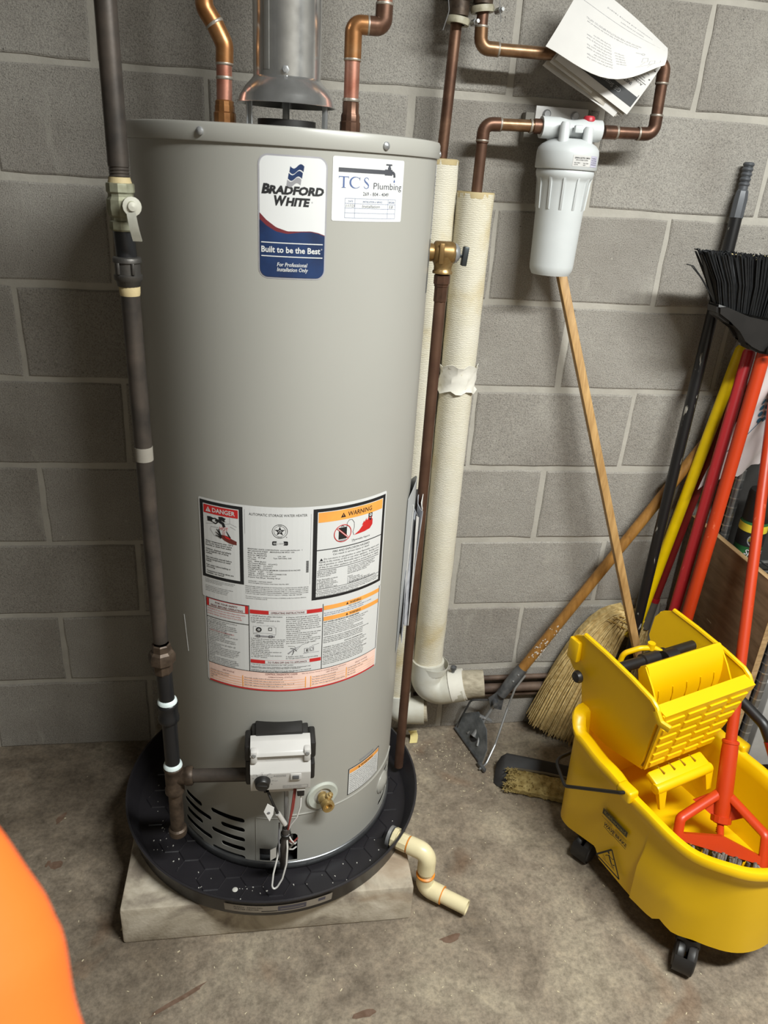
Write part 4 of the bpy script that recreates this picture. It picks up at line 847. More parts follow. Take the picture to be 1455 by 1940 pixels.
un = [(r, 1.312+(z-1.262)*.70) for r, z in un]
obj('upper_coupling', MB().lathe(un, (-.0800, GY, 0), n=20).box((-.070, GY-.0165, 1.3385), (.004, .004, .016), .001).box((-.090, GY-.0165, 1.3385), (.004, .004, .016), .001), MALL, gp, sharp=50)
obj('thread_sealant', MB().lathe([(.0142, 1.316), (.0150, 1.313), (.0146, 1.304), (.0138, 1.300)], (-.0795, GY, 0), n=18), TEFLON, gp)
obj('middle_pipe', MB().tube([(-.0795, GY, 1.320), (-.0770, GY, .98), (-.0745, GY, .70)], .0136, 18), IRON, gp)
obj('pipe_label', MB().lathe([(.0139, 1.045), (.0142, 1.045), (.0142, 1.068), (.0139, 1.068)], (-.0777, GY, 0), n=18), mat('old_tag', '8b857b', .7), gp)
uz = .655
obj('union', MB().lathe([(.0142, uz+.040), (.0165, uz+.038), (.0172, uz+.026), (.0215, uz+.022), (.0240, uz+.016), (.0240, uz+.002), (.0205, uz-.002), (.0180, uz-.004), (.0175, uz-.020), (.0150, uz-.024)], (-.0738, GY, 0), n=8), RUSTIRON, gp, label='rusty pipe union', sharp=22)
obj('lower_pipe', MB().tube([(-.0730, GY, .64), (-.0705, GY, .555)], .0142, 18), IRONDK, gp)
def sealant(z, x): obj('pipe_sealant', MB().lathe([(.0140, z+.006), (.0172, z+.003), (.0182, z-.002), (.0150, z-.005)], (x, GY, 0), n=20), PASTE, gp, label='pale blue thread sealant')
sealant(.566, -.0705)
obj('lower_coupling', MB().lathe([(.0145, .564), (.0185, .562), (.0195, .558), (.0180, .554), (.0180, .534), (.0195, .530), (.0195, .522), (.0170, .519), (.0142, .518)], (-.0700, GY, 0), n=20), IRONDK, gp, sharp=50)
obj('tee_nipple', MB().tube([(-.0695, GY, .522), (-.0690, GY, .40)], .0140, 18), IRONDK, gp)
sealant(.411, -.0690)
obj('tee', MB().lathe([(.0150, .408), (.0185, .406), (.0190, .402), (.0168, .398), (.0175, .388), (.0172, .356), (.0190, .351), (.0190, .343), (.0165, .340), (.0140, .340)], (-.0685, GY, 0), n=20).lathe([(.0150, 0), (.0168, .022), (.0190, .024), (.0190, .034), (.0170, .037), (.0145, .037)], (-.0685, GY, .379), (1, 0, .04), n=20), RUSTIRON, gp, label='rusty iron tee', sharp=50)
obj('valve_pipe', MB().tube([(-.034, GY-.001, .381), (.082, -.560, .394)], .0133, 18), IRON, gp)
obj('drip_leg', MB().tube([(-.0685, GY, .345), (-.0685, GY, .232)], .0138, 18), RUSTIRON, gp)
obj('end_cap', MB().lathe([(.0142, .246), (.0180, .243), (.0185, .236), (.0175, .229), (.012, .226), (0, .226)], (-.0685, GY, 0), n=20), RUSTIRON, gp)

# ================================================================== PLASTIC PAN DRAIN
pd = thing('drain_pipe', 'cream plastic drain pipe with two elbows leaving the pan', 'pipe', (.46, -.545, .006))
pdir = Vector((.82, -.572, 0)).normalized(); p0 = Vector((.3925, -.5045, .130))
obj('pan_gasket', MB().lathe([(.014, -.012), (.024, -.012), (.024, -.005), (.014, -.005)], p0, pdir, n=24), mat('gasket', '9a9a9a', .35, .5), pd)
obj('male_adapter', MB().lathe([(.0235, -.002), (.0240, 0), (.0240, .008), (.0195, .009), (.0195, .034), (.0165, .034)], p0, pdir, n=10), CPVC, pd, sharp=25)
e1 = p0+pdir*.083
obj('cement_ring', MB().lathe([(.0170, .034), (.0188, .035), (.0188, .038), (.0170, .039)], p0, pdir, n=24), GLUE, pd)
obj('elbow', MB().tube(fillet([p0+pdir*.038, e1, Vector((e1.x, e1.y, .078))], .030, 8), .0200, 20), CPVC, pd)
obj('short_pipe', MB().tube([(e1.x, e1.y, .095), (e1.x, e1.y, .055)], .0165, 20), CPVC, pd)
obj('cement_ring', MB().lathe([(.0172, .069), (.0212, .067), (.0212, .064), (.0172, .063)], (e1.x, e1.y, 0), n=24), GLUE, pd)
p2 = Vector((.545, -.614, .0225)); dr = (p2-Vector((e1.x, e1.y, .0225))).normalized(); b2 = Vector((e1.x, e1.y, .0265))
obj('elbow', MB().tube(fillet([(e1.x, e1.y, .066), b2, b2+dr*.045], .022, 8), .0200, 20), CPVC, pd)
obj('cement_ring', MB().lathe([(.0168, 0), (.0203, .0005), (.0203, .002), (.0168, .0025)], b2+dr*.044, dr, n=24), GLUE, pd)
q0 = b2+dr*.04
ep = MB().lathe([(.0165, 0), (.0165, (p2-q0).length), (.0130, (p2-q0).length), (.0130, .02)], q0, dr, n=24)
obj('outlet_pipe', ep, CPVC, pd)

# ================================================================== INSULATED WALL PIPES
STUBM = mat('frayed_grey_insulation', '8f8673', .9, c2='b5ab97', vs=40, bump=.6, bs=160, stretch=(1, 1, 3))
def wob(path, r, n=26, amp=.0012):
    m_ = MB().tube(path, r, n, True); out = []
    for v in m_.v:
        h = math.sin(v[2]*61+v[0]*90)*.5+math.sin(v[2]*137+v[1]*210)*.5
        c = Vector((path[0][0], path[0][1], v[2])); d = Vector(v)-c; d.z = 0
        out.append(Vector(v)+(d.normalized()*h*amp if d.length > 1e-4 else Vector()))
    m_.v = [tuple(v) for v in out]; return m_
il = thing('insulated_pipe', 'taller cream insulated pipe close behind the heater and its discharge pipe', 'pipe', (.464, -.062, .09), 'insulated pipes by the wall')
zs_ = [1.513-i*.05 for i in range(28)]
obj('insulation', wob([(.464, -.062, z) for z in zs_], .036), INSUL, il)
obj('frayed_end', MB().lathe([(.0362, 1.504), (.0366, 1.5125), (.033, 1.515), (.012, 1.5135)], (.464, -.062, 0), n=16), TEFLON, il)
obj('copper_riser', MB().tube([(.464, -.062, 1.50), (.470, -.070, 1.76), (.472, -.07, 2.54)], .0111, 16), OLDCOP, il)
obj('elbow_cover', MB().tube(fillet([(.464, -.066, .19), (.464, -.07, .128), (.540, -.085, .135)], .045, 8), .038, 22), PVCW, il)
obj('pipe_stub', MB().tube([(.500, -.078, .130), (.548, -.088, .136)], .030, 20), STUBM, il)
ir = thing('insulated_pipe', 'shorter cream insulated pipe by the wall ending in a white elbow', 'pipe', (.539, -.075, .17), 'insulated pipes by the wall')
zs_ = [1.455-i*.05 for i in range(25)]
obj('insulation', wob([(.539, -.075, z) for z in zs_], .0385), INSUL, ir)
obj('frayed_end', MB().lathe([(.0388, 1.446), (.0392, 1.4545), (.0380, 1.458), (.033, 1.4575), (.012, 1.4555)], (.539, -.075, 0), n=14), TEFLON, ir)
obj('elbow_cover', MB().tube(fillet([(.539, -.078, .300), (.539, -.082, .200), (.636, -.105, .232)], .050, 10), .0435, 24), PVCW, ir, label='smooth white elbow cover')
obj('cover_lip', MB().lathe([(.0440, 0), (.0470, .022), (.0462, .022), (.0432, 0)], (.546, -.079, .272), (.12, 0, 1), n=26), PVCW, ir)
obj('tape_band', MB().tube([(.604, -.098, .224), (.640, -.106, .236)], [.0445, .0425], 22), TAPEW, ir)
obj('pipe_stub', MB().tube([(.630, -.104, .232), (.662, -.110, .2385), (.690, -.115, .2425)], [.0380, .0370, .0365], 22), STUBM, ir, label='short frayed insulation stub')
obj('tie_stud', MB().lathe([(.0045, 0), (.0045, .010), (.0085, .013), (.0085, .020), (0, .024)], (.606, -.098, .268), n=12), DARKSTEEL, ir)
g = []
for i in range(7):
    row = []
    for j in range(15):
        a = -1.9+3.9*j/14; z = 1.105-.060*i/6+.004*math.sin(j*1.7+i)-.010*(1-math.cos(a))*.4
        r = .0405+.003*math.sin(j*2.1+i*1.3)+.008*(max(0, abs(a)-1.5))+(.004 if i in (0, 6) else .0)
        row.append((.539+r*math.sin(a), -.075-r*math.cos(a), z))
    g.append(row)
obj('cloth_tape', MB().sheet(g, .001), TAPEW, ir, label='crumpled band of white cloth tape')

# ---- scrap of insulation on the floor
g = [[(.505+.020*j/3+.004*math.sin(i), -.075+.003*j, .001+.052*i/6) if False else (.512+.022*j/3+.005*math.sin(i*.9), -.066+.018*math.sin(i*.55), .002+.044*i/6) for j in range(4)] for i in range(7)]
o = obj('insulation_scrap', MB().sheet(g, .003), mat('yellow_foam', 'd9c98a', .9), base=(.52, -.06, 0)); tag(o, 'curled yellow scrap of insulation on the floor by the pan', 'scrap')

# ================================================================== RUSTY RUN ALONG THE WALL FOOT
o = obj('wall_pipe', MB().tube([(.56, -.020, .150), (1.60, -.020, .150)], .0130, 14), RUSTPIPE, base=(1.0, -.02, .15)); tag(o, 'lower dark rusty pipe along the foot of the block wall', 'pipe', 'rusty pipes along the wall foot')
o = obj('wall_pipe', MB().tube([(.56, -.014, .181), (1.60, -.014, .183)], .0075, 12), RUSTPIPE, base=(1.0, -.014, .181)); tag(o, 'thin upper rusty pipe along the foot of the block wall', 'pipe', 'rusty pipes along the wall foot')
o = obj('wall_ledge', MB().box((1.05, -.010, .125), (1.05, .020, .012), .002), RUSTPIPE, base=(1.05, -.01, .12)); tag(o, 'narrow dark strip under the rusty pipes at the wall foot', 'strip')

# ================================================================== FILTER AND ITS COPPER LOOP
FX, FY = .716, -.092
lp = thing('copper_loop', 'copper pipe looping above the water filter and down again', 'pipe', (.51, -.08, 1.58))
def run(name, pts, r=.0111, m_=OLDCOP, par=None): obj(name, MB().tube(pts, r, 16), m_, par)
run('drop_pipe', [(.514, -.08, 2.54), (.516, -.08, 1.74)], par=lp)
run('elbow', fillet([(.516, -.08, 1.742), (.5175, -.08, 1.7085), (.552, -.08, 1.7085)], .020, 6), .0128, LOOPCOP, lp)
run('cross_pipe', [(.548, -.08, 1.7085), (.70, -.08, 1.7095), (.872, -.08, 1.7105)], par=lp, m_=LOOPCOP)
run('elbow', fillet([(.862, -.08, 1.7105), (.893, -.08, 1.7105), (.894, -.08, 1.675)], .020, 6), .0128, OLDCOP, lp)
run('side_pipe', [(.894, -.08, 1.68), (.896, -.08, 1.615)], par=lp)
run('elbow', fillet([(.896, -.08, 1.622), (.8965, -.08, 1.5865), (.862, -.08, 1.5855)], .020, 6), .0128, OLDCOP, lp)
run('return_pipe', [(.866, -.08, 1.5855), (.79, -.085, 1.5835)], par=lp)
run('threaded_adapter', [(.812, -.083, 1.584), (.786, -.086, 1.5832)], .0128, OLDCOP, lp)
for p, d in (((.516, -.08, 1.742), (0, 0, 1)), ((.552, -.08, 1.7085), (1, 0, 0)), ((.864, -.08, 1.7105), (-1, 0, 0)), ((.894, -.08, 1.677), (0, 0, -1)), ((.896, -.08, 1.62), (0, 0, 1)), ((.864, -.08, 1.5855), (-1, 0, 0)), ((.815, -.083, 1.584), (1, 0, 0))): solder_ring('solder_joint', p, d, .0122, lp)
lf = thing('copper_feed', 'copper pipe from the shorter insulated pipe up to the filter', 'pipe', (.5385, -.078, 1.46))
run('riser', [(.5395, -.076, 1.40), (.5400, -.08, 1.555)], par=lf, m_=DULLCOP)
run('elbow', fillet([(.540, -.08, 1.548), (.5405, -.08, 1.5815), (.575, -.08, 1.5830)], .020, 6), .0128, OLDCOP, lf)
run('feed_pipe', [(.570, -.08, 1.5828), (.652, -.086, 1.5845)], par=lf, m_=LOOPCOP)
run('threaded_adapter', [(.640, -.085, 1.5842), (.668, -.088, 1.5848)], .0138, OLDCOP, lf)
for p, d in (((.540, -.08, 1.552), (0, 0, 1)), ((.573, -.08, 1.583), (1, 0, 0)), ((.634, -.084, 1.584), (1, 0, 0))): solder_ring('solder_joint', p, d, .0122, lf)

wf = thing('water_filter', 'white canister water filter hanging on the block wall', 'water filter', (FX, FY, 1.306))
obj('wall_bracket', MB().box((.714, -.030, 1.604), (.112, .004, .042), .001).box((.714, -.047, 1.585), (.112, .034, .004), .001), WHITEPL, wf)
obj('wood_backing', MB().box((.714, -.014, 1.585), (.150, .028, .055), .002), mat('grey_wood', '77736b', .8), wf, label='small grey wooden block behind the bracket')
for x in (.681, .742): obj('bracket_screw', MB().lathe([(.0045, -.004), (.0045, 0), (.0085, .001), (.0085, .004), (.006, .0065), (0, .0065)], (x, -.032, 1.611), (0, -1, 0), n=14), STEEL, wf)
hd = MB().lathe([(.0600, 1.510), (.0620, 1.512), (.0620, 1.540), (.0605, 1.548), (.054, 1.555), (.040, 1.563), (.030, 1.566), (0, 1.567)], (FX, FY, 0), n=48)
hd.lathe([(0, -.062), (.0200, -.062), (.0200, -.025), (.016, 0), (.0200, .025), (.0200, .062), (0, .062)], (FX, FY+.004, 1.5835), (1, 0, 0), n=24)
hd.box((FX, FY+.010, 1.578), (.085, .022, .045), .006)
obj('filter_head', hd, FILTERPL, wf, sharp=45)
obj('vent_post', MB().lathe([(.0105, 1.556), (.0095, 1.590), (.007, 1.594), (0, 1.594)], (.692, FY-.030, 0), n=16).lathe([(.0105, 1.556), (.0095, 1.585), (.007, 1.588), (0, 1.588)], (.742, FY-.028, 0), n=16).box((.723, FY-.022, 1.583), (.018, .012, .014), .003), FILTERPL, wf)
obj('pressure_button', MB().lathe([(.0115, 0), (.0115, .007), (.009, .010), (0, .011)], (.751, FY+.002, 1.599), n=18), mat('button_red', 'b8303c', .4), wf, label='small red pressure button')
hs = MB().lathe([(.0555, 1.512), (.0575, 1.510), (.0585, 1.503), (.0570, 1.496), (.0535, 1.492), (.0515, 1.486), (.0495, 1.45), (.0475, 1.39), (.0460, 1.325), (.0450, 1.316), (.0415, 1.309), (.040, 1.306), (0, 1.306)], (FX, FY, 0), n=56)
obj('filter_housing', hs, FILTERPL, wf, sharp=50)
for k in range(12):
    a = 2*PI*k/12+.2; dx, dy = math.sin(a), -math.cos(a)
    rib = [Vector((FX+dx*r, FY+dy*r, z)) for r, z in ((.0525, 1.496), (.0565, 1.495), (.0545, 1.487), (.0510, 1.437), (.0482, 1.434), (.0490, 1.46))]
    n_ = Vector((math.cos(a), math.sin(a), 0))*.0022
    m_ = len(rib); obj('housing_rib', MB().add([v-n_ for v in rib]+[v+n_ for v in rib], [tuple(range(m_)), tuple(range(2*m_-1, m_-1, -1))]+[(i, m_+i, m_+(i+1) % m_, (i+1) % m_) for i in range(m_)], 0, False), FILTERPL, wf)
def ffn(u, v, e):
    a = u/.062; return (FX+(.062+e)*math.sin(a), FY-(.062+e)*math.cos(a), v)
P = Print(ffn); P.rect(-.010, 1.5165, .052, 1.5365, 0, 0); P.rect(.030, 1.5165, .052, 1.5365, 2, 1)
P.text('GENERAL ELECTRIC COMPANY', -.007, 1.5305, .0028, 1, 2, w=.034, bold=.01); P.text('REPLACEMENT FILTERS', -.004, 1.5270, .0020, 1, 2, w=.026)
P.para(['MAX PRESS', '125 PSI'], -.007, 1.5220, .0020, .0032, 1, 2, .012); P.para(['MAX TEMP', '100 F'], .012, 1.5215, .0020, .0032, 1, 2, .012); P.para(['TO REPLACE', 'TURN OFF WATER', 'UNSCREW SUMP', 'CHANGE FILTER'], .0315, 1.5310, .0020, .0036, 1, 2, .018)
obj('filter_label', P, [mat('filter_label', 'c9c7c4', .4), INK, mat('label_lilac', 'b5b2c4', .4)], wf, sharp=0)

# ---- clamps holding the pipes at the top
def clamp(x, z, lab, s):
    c = thing('pipe_clamp', lab, 'clamp', (x, -.078, z), 'pipe clamps at the top')
    obj('clamp_ring', MB().lathe([(.0135, -.005), (.0215, -.0055), (.0225, 0), (.0215, .0055), (.0135, .005)], (x, -.078, z), (s*.12, 0, 1), n=24), CLAMPW, c)
    obj('clamp_body', MB().lathe([(.0125, .006), (.0185, .008), (.0190, .030), (.0230, .034), (.0230, .052), (.012, .056)], (x, -.078, z), n=16), RUSTIRON, c)
    obj('clamp_bolt', MB().lathe([(.0055, -.008), (.0055, .006), (.0035, .007), (.0035, .014), (0, .014)], (x+.028, -.092, z-.002), (.3, -1, .1), n=6), STEEL, c, sharp=20)
    obj('loose_wire', MB().tube(fillet([(x-.030*s, -.10, z+.05), (x-.024*s, -.105, z+.01), (x-.032*s, -.10, z-.02)], .02, 4), .0008, 5), STEEL, c)
clamp(.4705, 1.748, 'cream ring clamp around the left wall pipe at the top', 1); clamp(.5150, 1.770, 'cream ring clamp with shiny bolt at the top of the copper loop', -1)
o = obj('pipe_bracket', MB().box((.490, -.030, 1.815), (.090, .060, .050), .008).box((.476, -.088, 1.812), (.030, .03, .03), .006), mat('bracket_dark', '3f3f38', .6, c2='6b6b58', vs=60), base=(.49, -.03, 1.80)); tag(o, 'dark greenish bracket behind the two pipe clamps', 'bracket')

# ---- folded booklet hung over the loop pipe
bk = thing('instruction_booklet', 'white folded instruction booklet hung over the copper loop', 'booklet', (.75, -.10, 1.70))
PT = [Vector((.678, -.115, 1.806)), Vector((.633, -.112, 1.718)), Vector((.746, -.118, 1.662)), Vector((.884, -.105, 1.724))]
TL, TR = Vector((.702, -.090, 1.832)), Vector((.888, -.088, 1.735)); BL_c, BR_c = Vector((.630, -.112, 1.714)), Vector((.872, -.108, 1.702))
def front_pt(i, j, off=0):
    u, v = j, i
    top = TL.lerp(TR, u); bot = BL_c.lerp(BR_c, u); bot = bot+Vector((0, -.020, -.040))*math.sin(PI*min(1, u*1.0))**1.2
    p = top.lerp(bot, v); p.y -= .030*math.sin(PI*v*.6)*.5+.010*math.sin(PI*u)+off
    return p
N1, N2 = 10, 14
obj('front_page', MB().sheet([[front_pt(i/N1, j/N2) for j in range(N2+1)] for i in range(N1+1)], .0012), PAPER, bk)
def bfn(u, v, e): return front_pt(1-v, u, e+.0012)
def bfn_r(u, v, e): return front_pt(v, 1-u, e+.0012)   # printing lies upside down on this page
P = Print(bfn_r, .0003, .0001)
def bt(t, u, v, h, w): 
    vs, fs, tw = text_geo(t, 0, 0); k = h/.73
    P.add([bfn_r(u+x*w/tw, v-y*k*-1 if False else v+y*k*1.0, .0004) for x, y in vs], fs, 0, False)
for i, (u, v, w) in enumerate(((.20, .13, .52), (.30, .19, .26))): bt('Installation and service record', u, v, .022, w)
P.rect(.02, .245, .98, .250, 0, 0, .05)
bt('IMPORTANT: READ THESE INSTRUCTIONS BEFORE YOU INSTALL', .30, .40, .022, .55); bt('Replace the filter cartridge at least every six months of use', .33, .44, .018, .50)
for i in range(9): bt(('Turn off the water supply first', 'Press the red button to release', 'Unscrew the housing by hand', 'Discard the old cartridge')[i % 4], .58-.01*i, .55+.035*i, .018, .22 if i % 3 else .16)
for i in range(5): bt('Cartridge type', .44-.012*i, .62+.035*i, .016, .09)
for u, v in ((.20, .62), (.12, .70)):
    P.stroke([(u, v), (u+.05, v+.0), (u+.055, v+.09), (u-.005, v+.09), (u, v)], .006, 0, 0); P.stroke([(u+.02, v+.1), (u+.06, v+.16)], .005, 0, 0)
P.ring((.26, .54), .012, .020, 0, 0); P.stroke([(.27, .54), (.34, .53)], .008, 0, 0)
P.rect(.03, .80, .30, .804, 0, 0, .05); P.stroke([(.06, .72), (.06, .80)], .005, 0, 0)
INKL = mat('faint_ink', 'a3a2a3', .8)
obj('page_print', P, [INKL], bk, sharp=0)
# lower half hanging below the pipe: corner QC at the bottom, long edge towards QA, short edge towards QB
QC, QA, QB = Vector((.817, -.114, 1.6150)), Vector((.661, -.098, 1.6990)), Vector((.875, -.098, 1.7010))
def lower(a, b, k=0):
    p = QC+(QA-QC)*a+(QB-QC)*b
    p = p+Vector((-.0036, .0045, -.0022))*k*(1-.75*b)
    p.y += -.006*math.sin(PI*b*.8)+.0022*k*math.sin(PI*a*1.3+k); return p
for k in range(5):
    obj('back_page', MB().sheet([[lower(j/12+.012*k*(j == 0), i/8*(.96 if k else 1), k) for j in range(13)] for i in range(9)], .0008), PAPER if k % 2 == 0 else PAPERG, bk)
def pfn(u, v, e):
    p = lower(u, 1-v); p.y -= .0012+e; return p
P = Print(pfn, .0002, .0001)
P.rect(.02, .665, .99, .865, 1, 0, .05); P.text('GE SmartWater', .22, .725, .075, 2, 1, w=.44)
P.text('INSTRUCTIONS', .17, .52, .055, 0, 1, w=.34, bold=.01); P.text('Arrangement de filtration', .06, .43, .042, 0, 1, w=.52); P.text('TM', .52, .53, .05, 0, 1, w=.06)
P.rect(.03, .405, .90, .411, 0, 1, .05); P.rect(.02, .62, .022+.004, .66, 0, 1)
for i in range(7): P.rect(.06+.02*(i % 3), .36-.045*i, .62-.05*(i % 2), .372-.045*i, 3, 1, .05)
for v in (.30, .12): P.ring((.03, v), 0, .010, 0, 1, 10)
obj('page_print', P, [INK, mat('band_dark', '3c3d3e', .7), mat('band_text', '8f8f8f', .7), INKL], bk, sharp=0)

# ================================================================== MOP BUCKET
BO = Vector((1.044, -.575, 0)); BU = Vector((.33, -.944, 0)); BV = Vector((.944, .33, 0))
def B(s, t, z): return BO+BU*s+BV*t+Vector((0, 0, z))
BROT = Matrix(((BU.x, BV.x, 0), (BU.y, BV.y, 0), (0, 0, 1)))
mb_ = thing('mop_bucket', 'yellow wheeled mop bucket with decals', 'bucket', tuple(BO))
def pw(K, x):
    if x <= K[0][0]: return K[0][1]
    for (a, b), (c, d) in zip(K, K[1:]):
        if x <= c:
            f = (x-a)/(c-a); f = f*f*(3-2*f); return b+(d-b)*f
    return K[-1][1]
RIM = [(-.26, .375), (-.235, .374), (-.20, .345), (-.12, .330), (0, .318), (.12, .312), (.20, .325), (.26, .335)]
BOTZ = [(-.26, .060), (-.190, .060), (-.175, .064), (-.104, .086), (-.098, .084), (-.082, .066), (.002, .061), (.0245, .061), (.0285, .074), (.046, .076), (.090, .078), (.107, .096), (.137, .082), (.172, .092), (.21, .088), (.26, .082)]
def pl_(K, x):
    if x <= K[0][0]: return K[0][1]
    for (a, b), (c, d) in zip(K, K[1:]):
        if x <= c: return b+(d-b)*(x-a)/(c-a)
    return K[-1][1]
def half(s, up):   # half width of the tub at station s; up = 0 bottom .. 1 rim
    back, front, w = -.248, .243, .158+.006*up
    if s < back+.045:
        d = back+.045-s; return w-.045+math.sqrt(max(0, .045**2-d*d))
    if s > .03:
        f = min(1, (s-.03)/(front-.03)); return w*max(0, 1-f**2.6)**(1/2.2)
    return w
def outline(n, shrink, up):
    pts = []; back, front = -.248, .243
    S = [back+.045*(1-math.cos(PI/2*i/6)) for i in range(7)]+[-.190, -.175, -.15, -.125, -.104, -.098, -.09, -.082, -.07, -.06, -.05, -.035, -.02, -.005, .004, .012, .020, .0245, .0265, .0285, .0325]+[.0325+(front-.0325)*math.sin(PI/2*i/22) for i in range(1, 23)]
    for s in S: pts.append((s, -half(s, up)))
    for s in reversed(S[:-1]): pts.append((s, half(s, up)))
    # offset inward
    out = []
    m = len(pts)
    for i in range(m):
        a, b = pts[i-1], pts[(i+1) % m]; dx, dy = b[0]-a[0], b[1]-a[1]; d = math.hypot(dx, dy) or 1
        k_ = shrink(pts[i][0]) if callable(shrink) else shrink
        out.append((pts[i][0]-dy/d*k_, pts[i][1]+dx/d*k_))
    return out
def ring_at(zf, shrink, up, n=0, dz=0):
    o_ = outline(n, shrink, up); base = outline(n, 0, up); res = []
    for (s, t), (bs, bt_) in zip(o_, base): res.append((s, t, zf(bs)+dz))
    return res
tub = MB(); rings = []
def bulge(R_):   # the front block stands proud of the rear one below mid height
    out = []
    for (s, t, z) in R_:
        k = max(0, min(1, (s-.0245)/.004))*max(0, min(1, (.225-z)/.035))*.014*max(0, min(1, (.20-s)/.08))
        out.append((s, t+(k if t > 0 else -k)*min(1, abs(t)/.1), z))
    return out
wide = lambda s: max(0, min(1, (-.02-s)/.06))   # the rim is a broad ledge round the wringer
zr = lambda s: pw(RIM, s); zb = lambda s: pl_(BOTZ, s)
def mixz(f): return lambda s: zb(s)+(zr(s)-zb(s))*f
rings.append(ring_at(lambda s: .125, .030, 0)); rings.append(ring_at(lambda s: max(.110, zb(s)+.01), .014, 0)); rings.append(bulge(ring_at(zb, .011, 0))); rings.append(bulge(ring_at(zb, .004, 0)))
for f in (.03, .12, .25, .4, .55, .7, .82, .90): 
    rg = []
    for (s, t, z) in ring_at(mixz(f), .004*(1-f), f):
        # front block stands a little proud of the rear one below mid height
        k = max(0, min(1, (s-.0245)/.004))*max(0, min(1, (.225-z)/.035))*.014*max(0, min(1, (.20-s)/.08))
        rg.append((s, t+(k if t > 0 else -k)*min(1, abs(t)/.1), z))
    rings.append(rg)
rings.append(ring_at(zr, -.004, 1, dz=-.020)); rings.append(ring_at(zr, -.012, 1, dz=-.016)); rings.append(ring_at(zr, -.014, 1, dz=-.004)); rings.append(ring_at(zr, -.010, 1, dz=.002)); rings.append(ring_at(zr, lambda s: .002+.008*wide(s), 1, dz=.003)); rings.append(ring_at(zr, lambda s: .008+.010*wide(s), 1, dz=-.003))
rings.append(ring_at(zr, lambda s: .010+.010*wide(s), 1, dz=-.03)); rings.append(ring_at(lambda s: .20, .016, .5)); rings.append(ring_at(lambda s: .14, .024, 0))
m = len(rings[0]); vs_ = [B(*p) for r in rings for p in r]; fs_ = []
for i in range(len(rings)-1):
    for j in range(m):
        j2 = (j+1) % m; fs_.append((i*m+j, i*m+j2, (i+1)*m+j2, (i+1)*m+j))
fs_.append(tuple(range(m-1, -1, -1))); L_ = (len(rings)-1)*m; fs_.append(tuple(L_+j for j in range(m)))
tub.add(vs_, fs_)
obj('tub', tub, YEL, mb_, sharp=50)
obj('back_collar', MB().box(B(-.240, 0, .352), (.016, .300, .050), .006, BROT), YEL, mb_)
for sg in (-1, 1):
    obj('bail_boss', MB().box(B(-.038, sg*.175, .322), (.040, .028, .030), .006, BROT, seg=3), YEL, mb_)
bail = fillet([B(-.034, -.186, .330), B(-.040, -.194, .326), B(-.192, -.192, .205), B(-.262, -.165, .215), B(-.275, 0, .215), B(-.262, .165, .215), B(-.192, .192, .205), B(-.040, .194, .326), B(-.034, .186, .330)], [.008, .02, .03, .03, .03, .02, .008], 5)
obj('bail_wire', MB().tube(bail, .0040, 10), BLACKPL, mb_, label='thin black wire bail')
def caster(s, t, ang):
    p = B(s, t, 0); c = obj('caster', MB().lathe([(.011, .078), (.020, .076), (.024, .062), (.026, .050), (.020, .046), (0, .046)], p, n=20).lathe([(.008, .07), (.008, .115)], p, n=10), BLACKPL, mb_)
    d = Vector((math.cos(ang), math.sin(ang), 0)); w = Vector((-d.y, d.x, 0)); q = p+d*.020
    for sg in (-1, 1): obj('wheel', MB().lathe([(.010, -.009), (.030, -.009), (.0325, -.006), (.0325, .004), (.028, .009), (.012, .011), (0, .0115)], Vector((q.x, q.y, .0325))+w*(.0125*sg), w*sg, n=26), mat('caster_grey', '302e2d', .45, var=.2) if sg > 0 else BLACKPL, c)
    obj('wheel_hood', MB().lathe([(.0335+.003*math.cos(0), -.020), (.036, -.018), (.036, .018), (.0335, .020)], Vector((q.x, q.y, .0325)), w, n=18, a0=-.7 if True else 0, a1=2.2), BLACKPL, c)
caster(-.150, -.112, -2.5); caster(-.150, .112, -.8); caster(.150, -.112, -2.2); caster(.165, .098, -.5)
# printed marks on the left side
def dfn(u, v, e): return B(u, -(half(u, .4)+.0042+e), v)
P = Print(dfn, .0004, .0003)
def skew(pts): return [(a, b) for a, b in pts]
P.rect(-.094, .2035, -.018, .2190, 0, 0, .004); P.text('Rubbermaid', -.089, .2075, .0085, 1, 1, w=.066, bold=.01); P.frame(-.0925, .2048, -.0195, .2178, .0006, 1, 1)
P.rect(-.094, .1960, -.016, .1968, 0, 0, .004); P.rect(-.060, .1935, -.050, .1990, 2, 1); P.text('Commercial', -.060, .1950, .0022, 0, 2, w=.012)
P.text('WAVE', -.082, .1780, .0105, 0, 0, w=.033, bold=.03, shear=.25); P.text('BRAKE', -.047, .1790, .0088, 0, 0, w=.034, bold=.03); P.stroke([(-.082, .175), (-.06, .173), (-.05, .1755), (-.013, .1745)], .0016, 0, 0)
tri = [(-.083, .086), (-.009, .086), (-.046, .139)]
for a, b in zip(tri, tri[1:]+tri[:1]): P.stroke([a, b], .0042, 0, 1)
P.ring((-.052, .1235), 0, .0032, 0, 1); P.stroke([(-.050, .119), (-.044, .110), (-.040, .1055)], .0048, 0, 1); P.stroke([(-.048, .117), (-.038, .117), (-.035, .121)], .0018, 0, 1); P.stroke([(-.049, .117), (-.056, .112), (-.058, .108)], .0018, 0, 1)
P.stroke([(-.040, .1055), (-.033, .103), (-.029, .108)], .0026, 0, 1); P.stroke([(-.042, .107), (-.036, .099), (-.029, .0985)], .0026, 0, 1); P.rect(-.064, .0945, -.026, .0958, 0, 1, .004); P.stroke([(-.066, .104), (-.055, .098)], .0012, 0, 1)
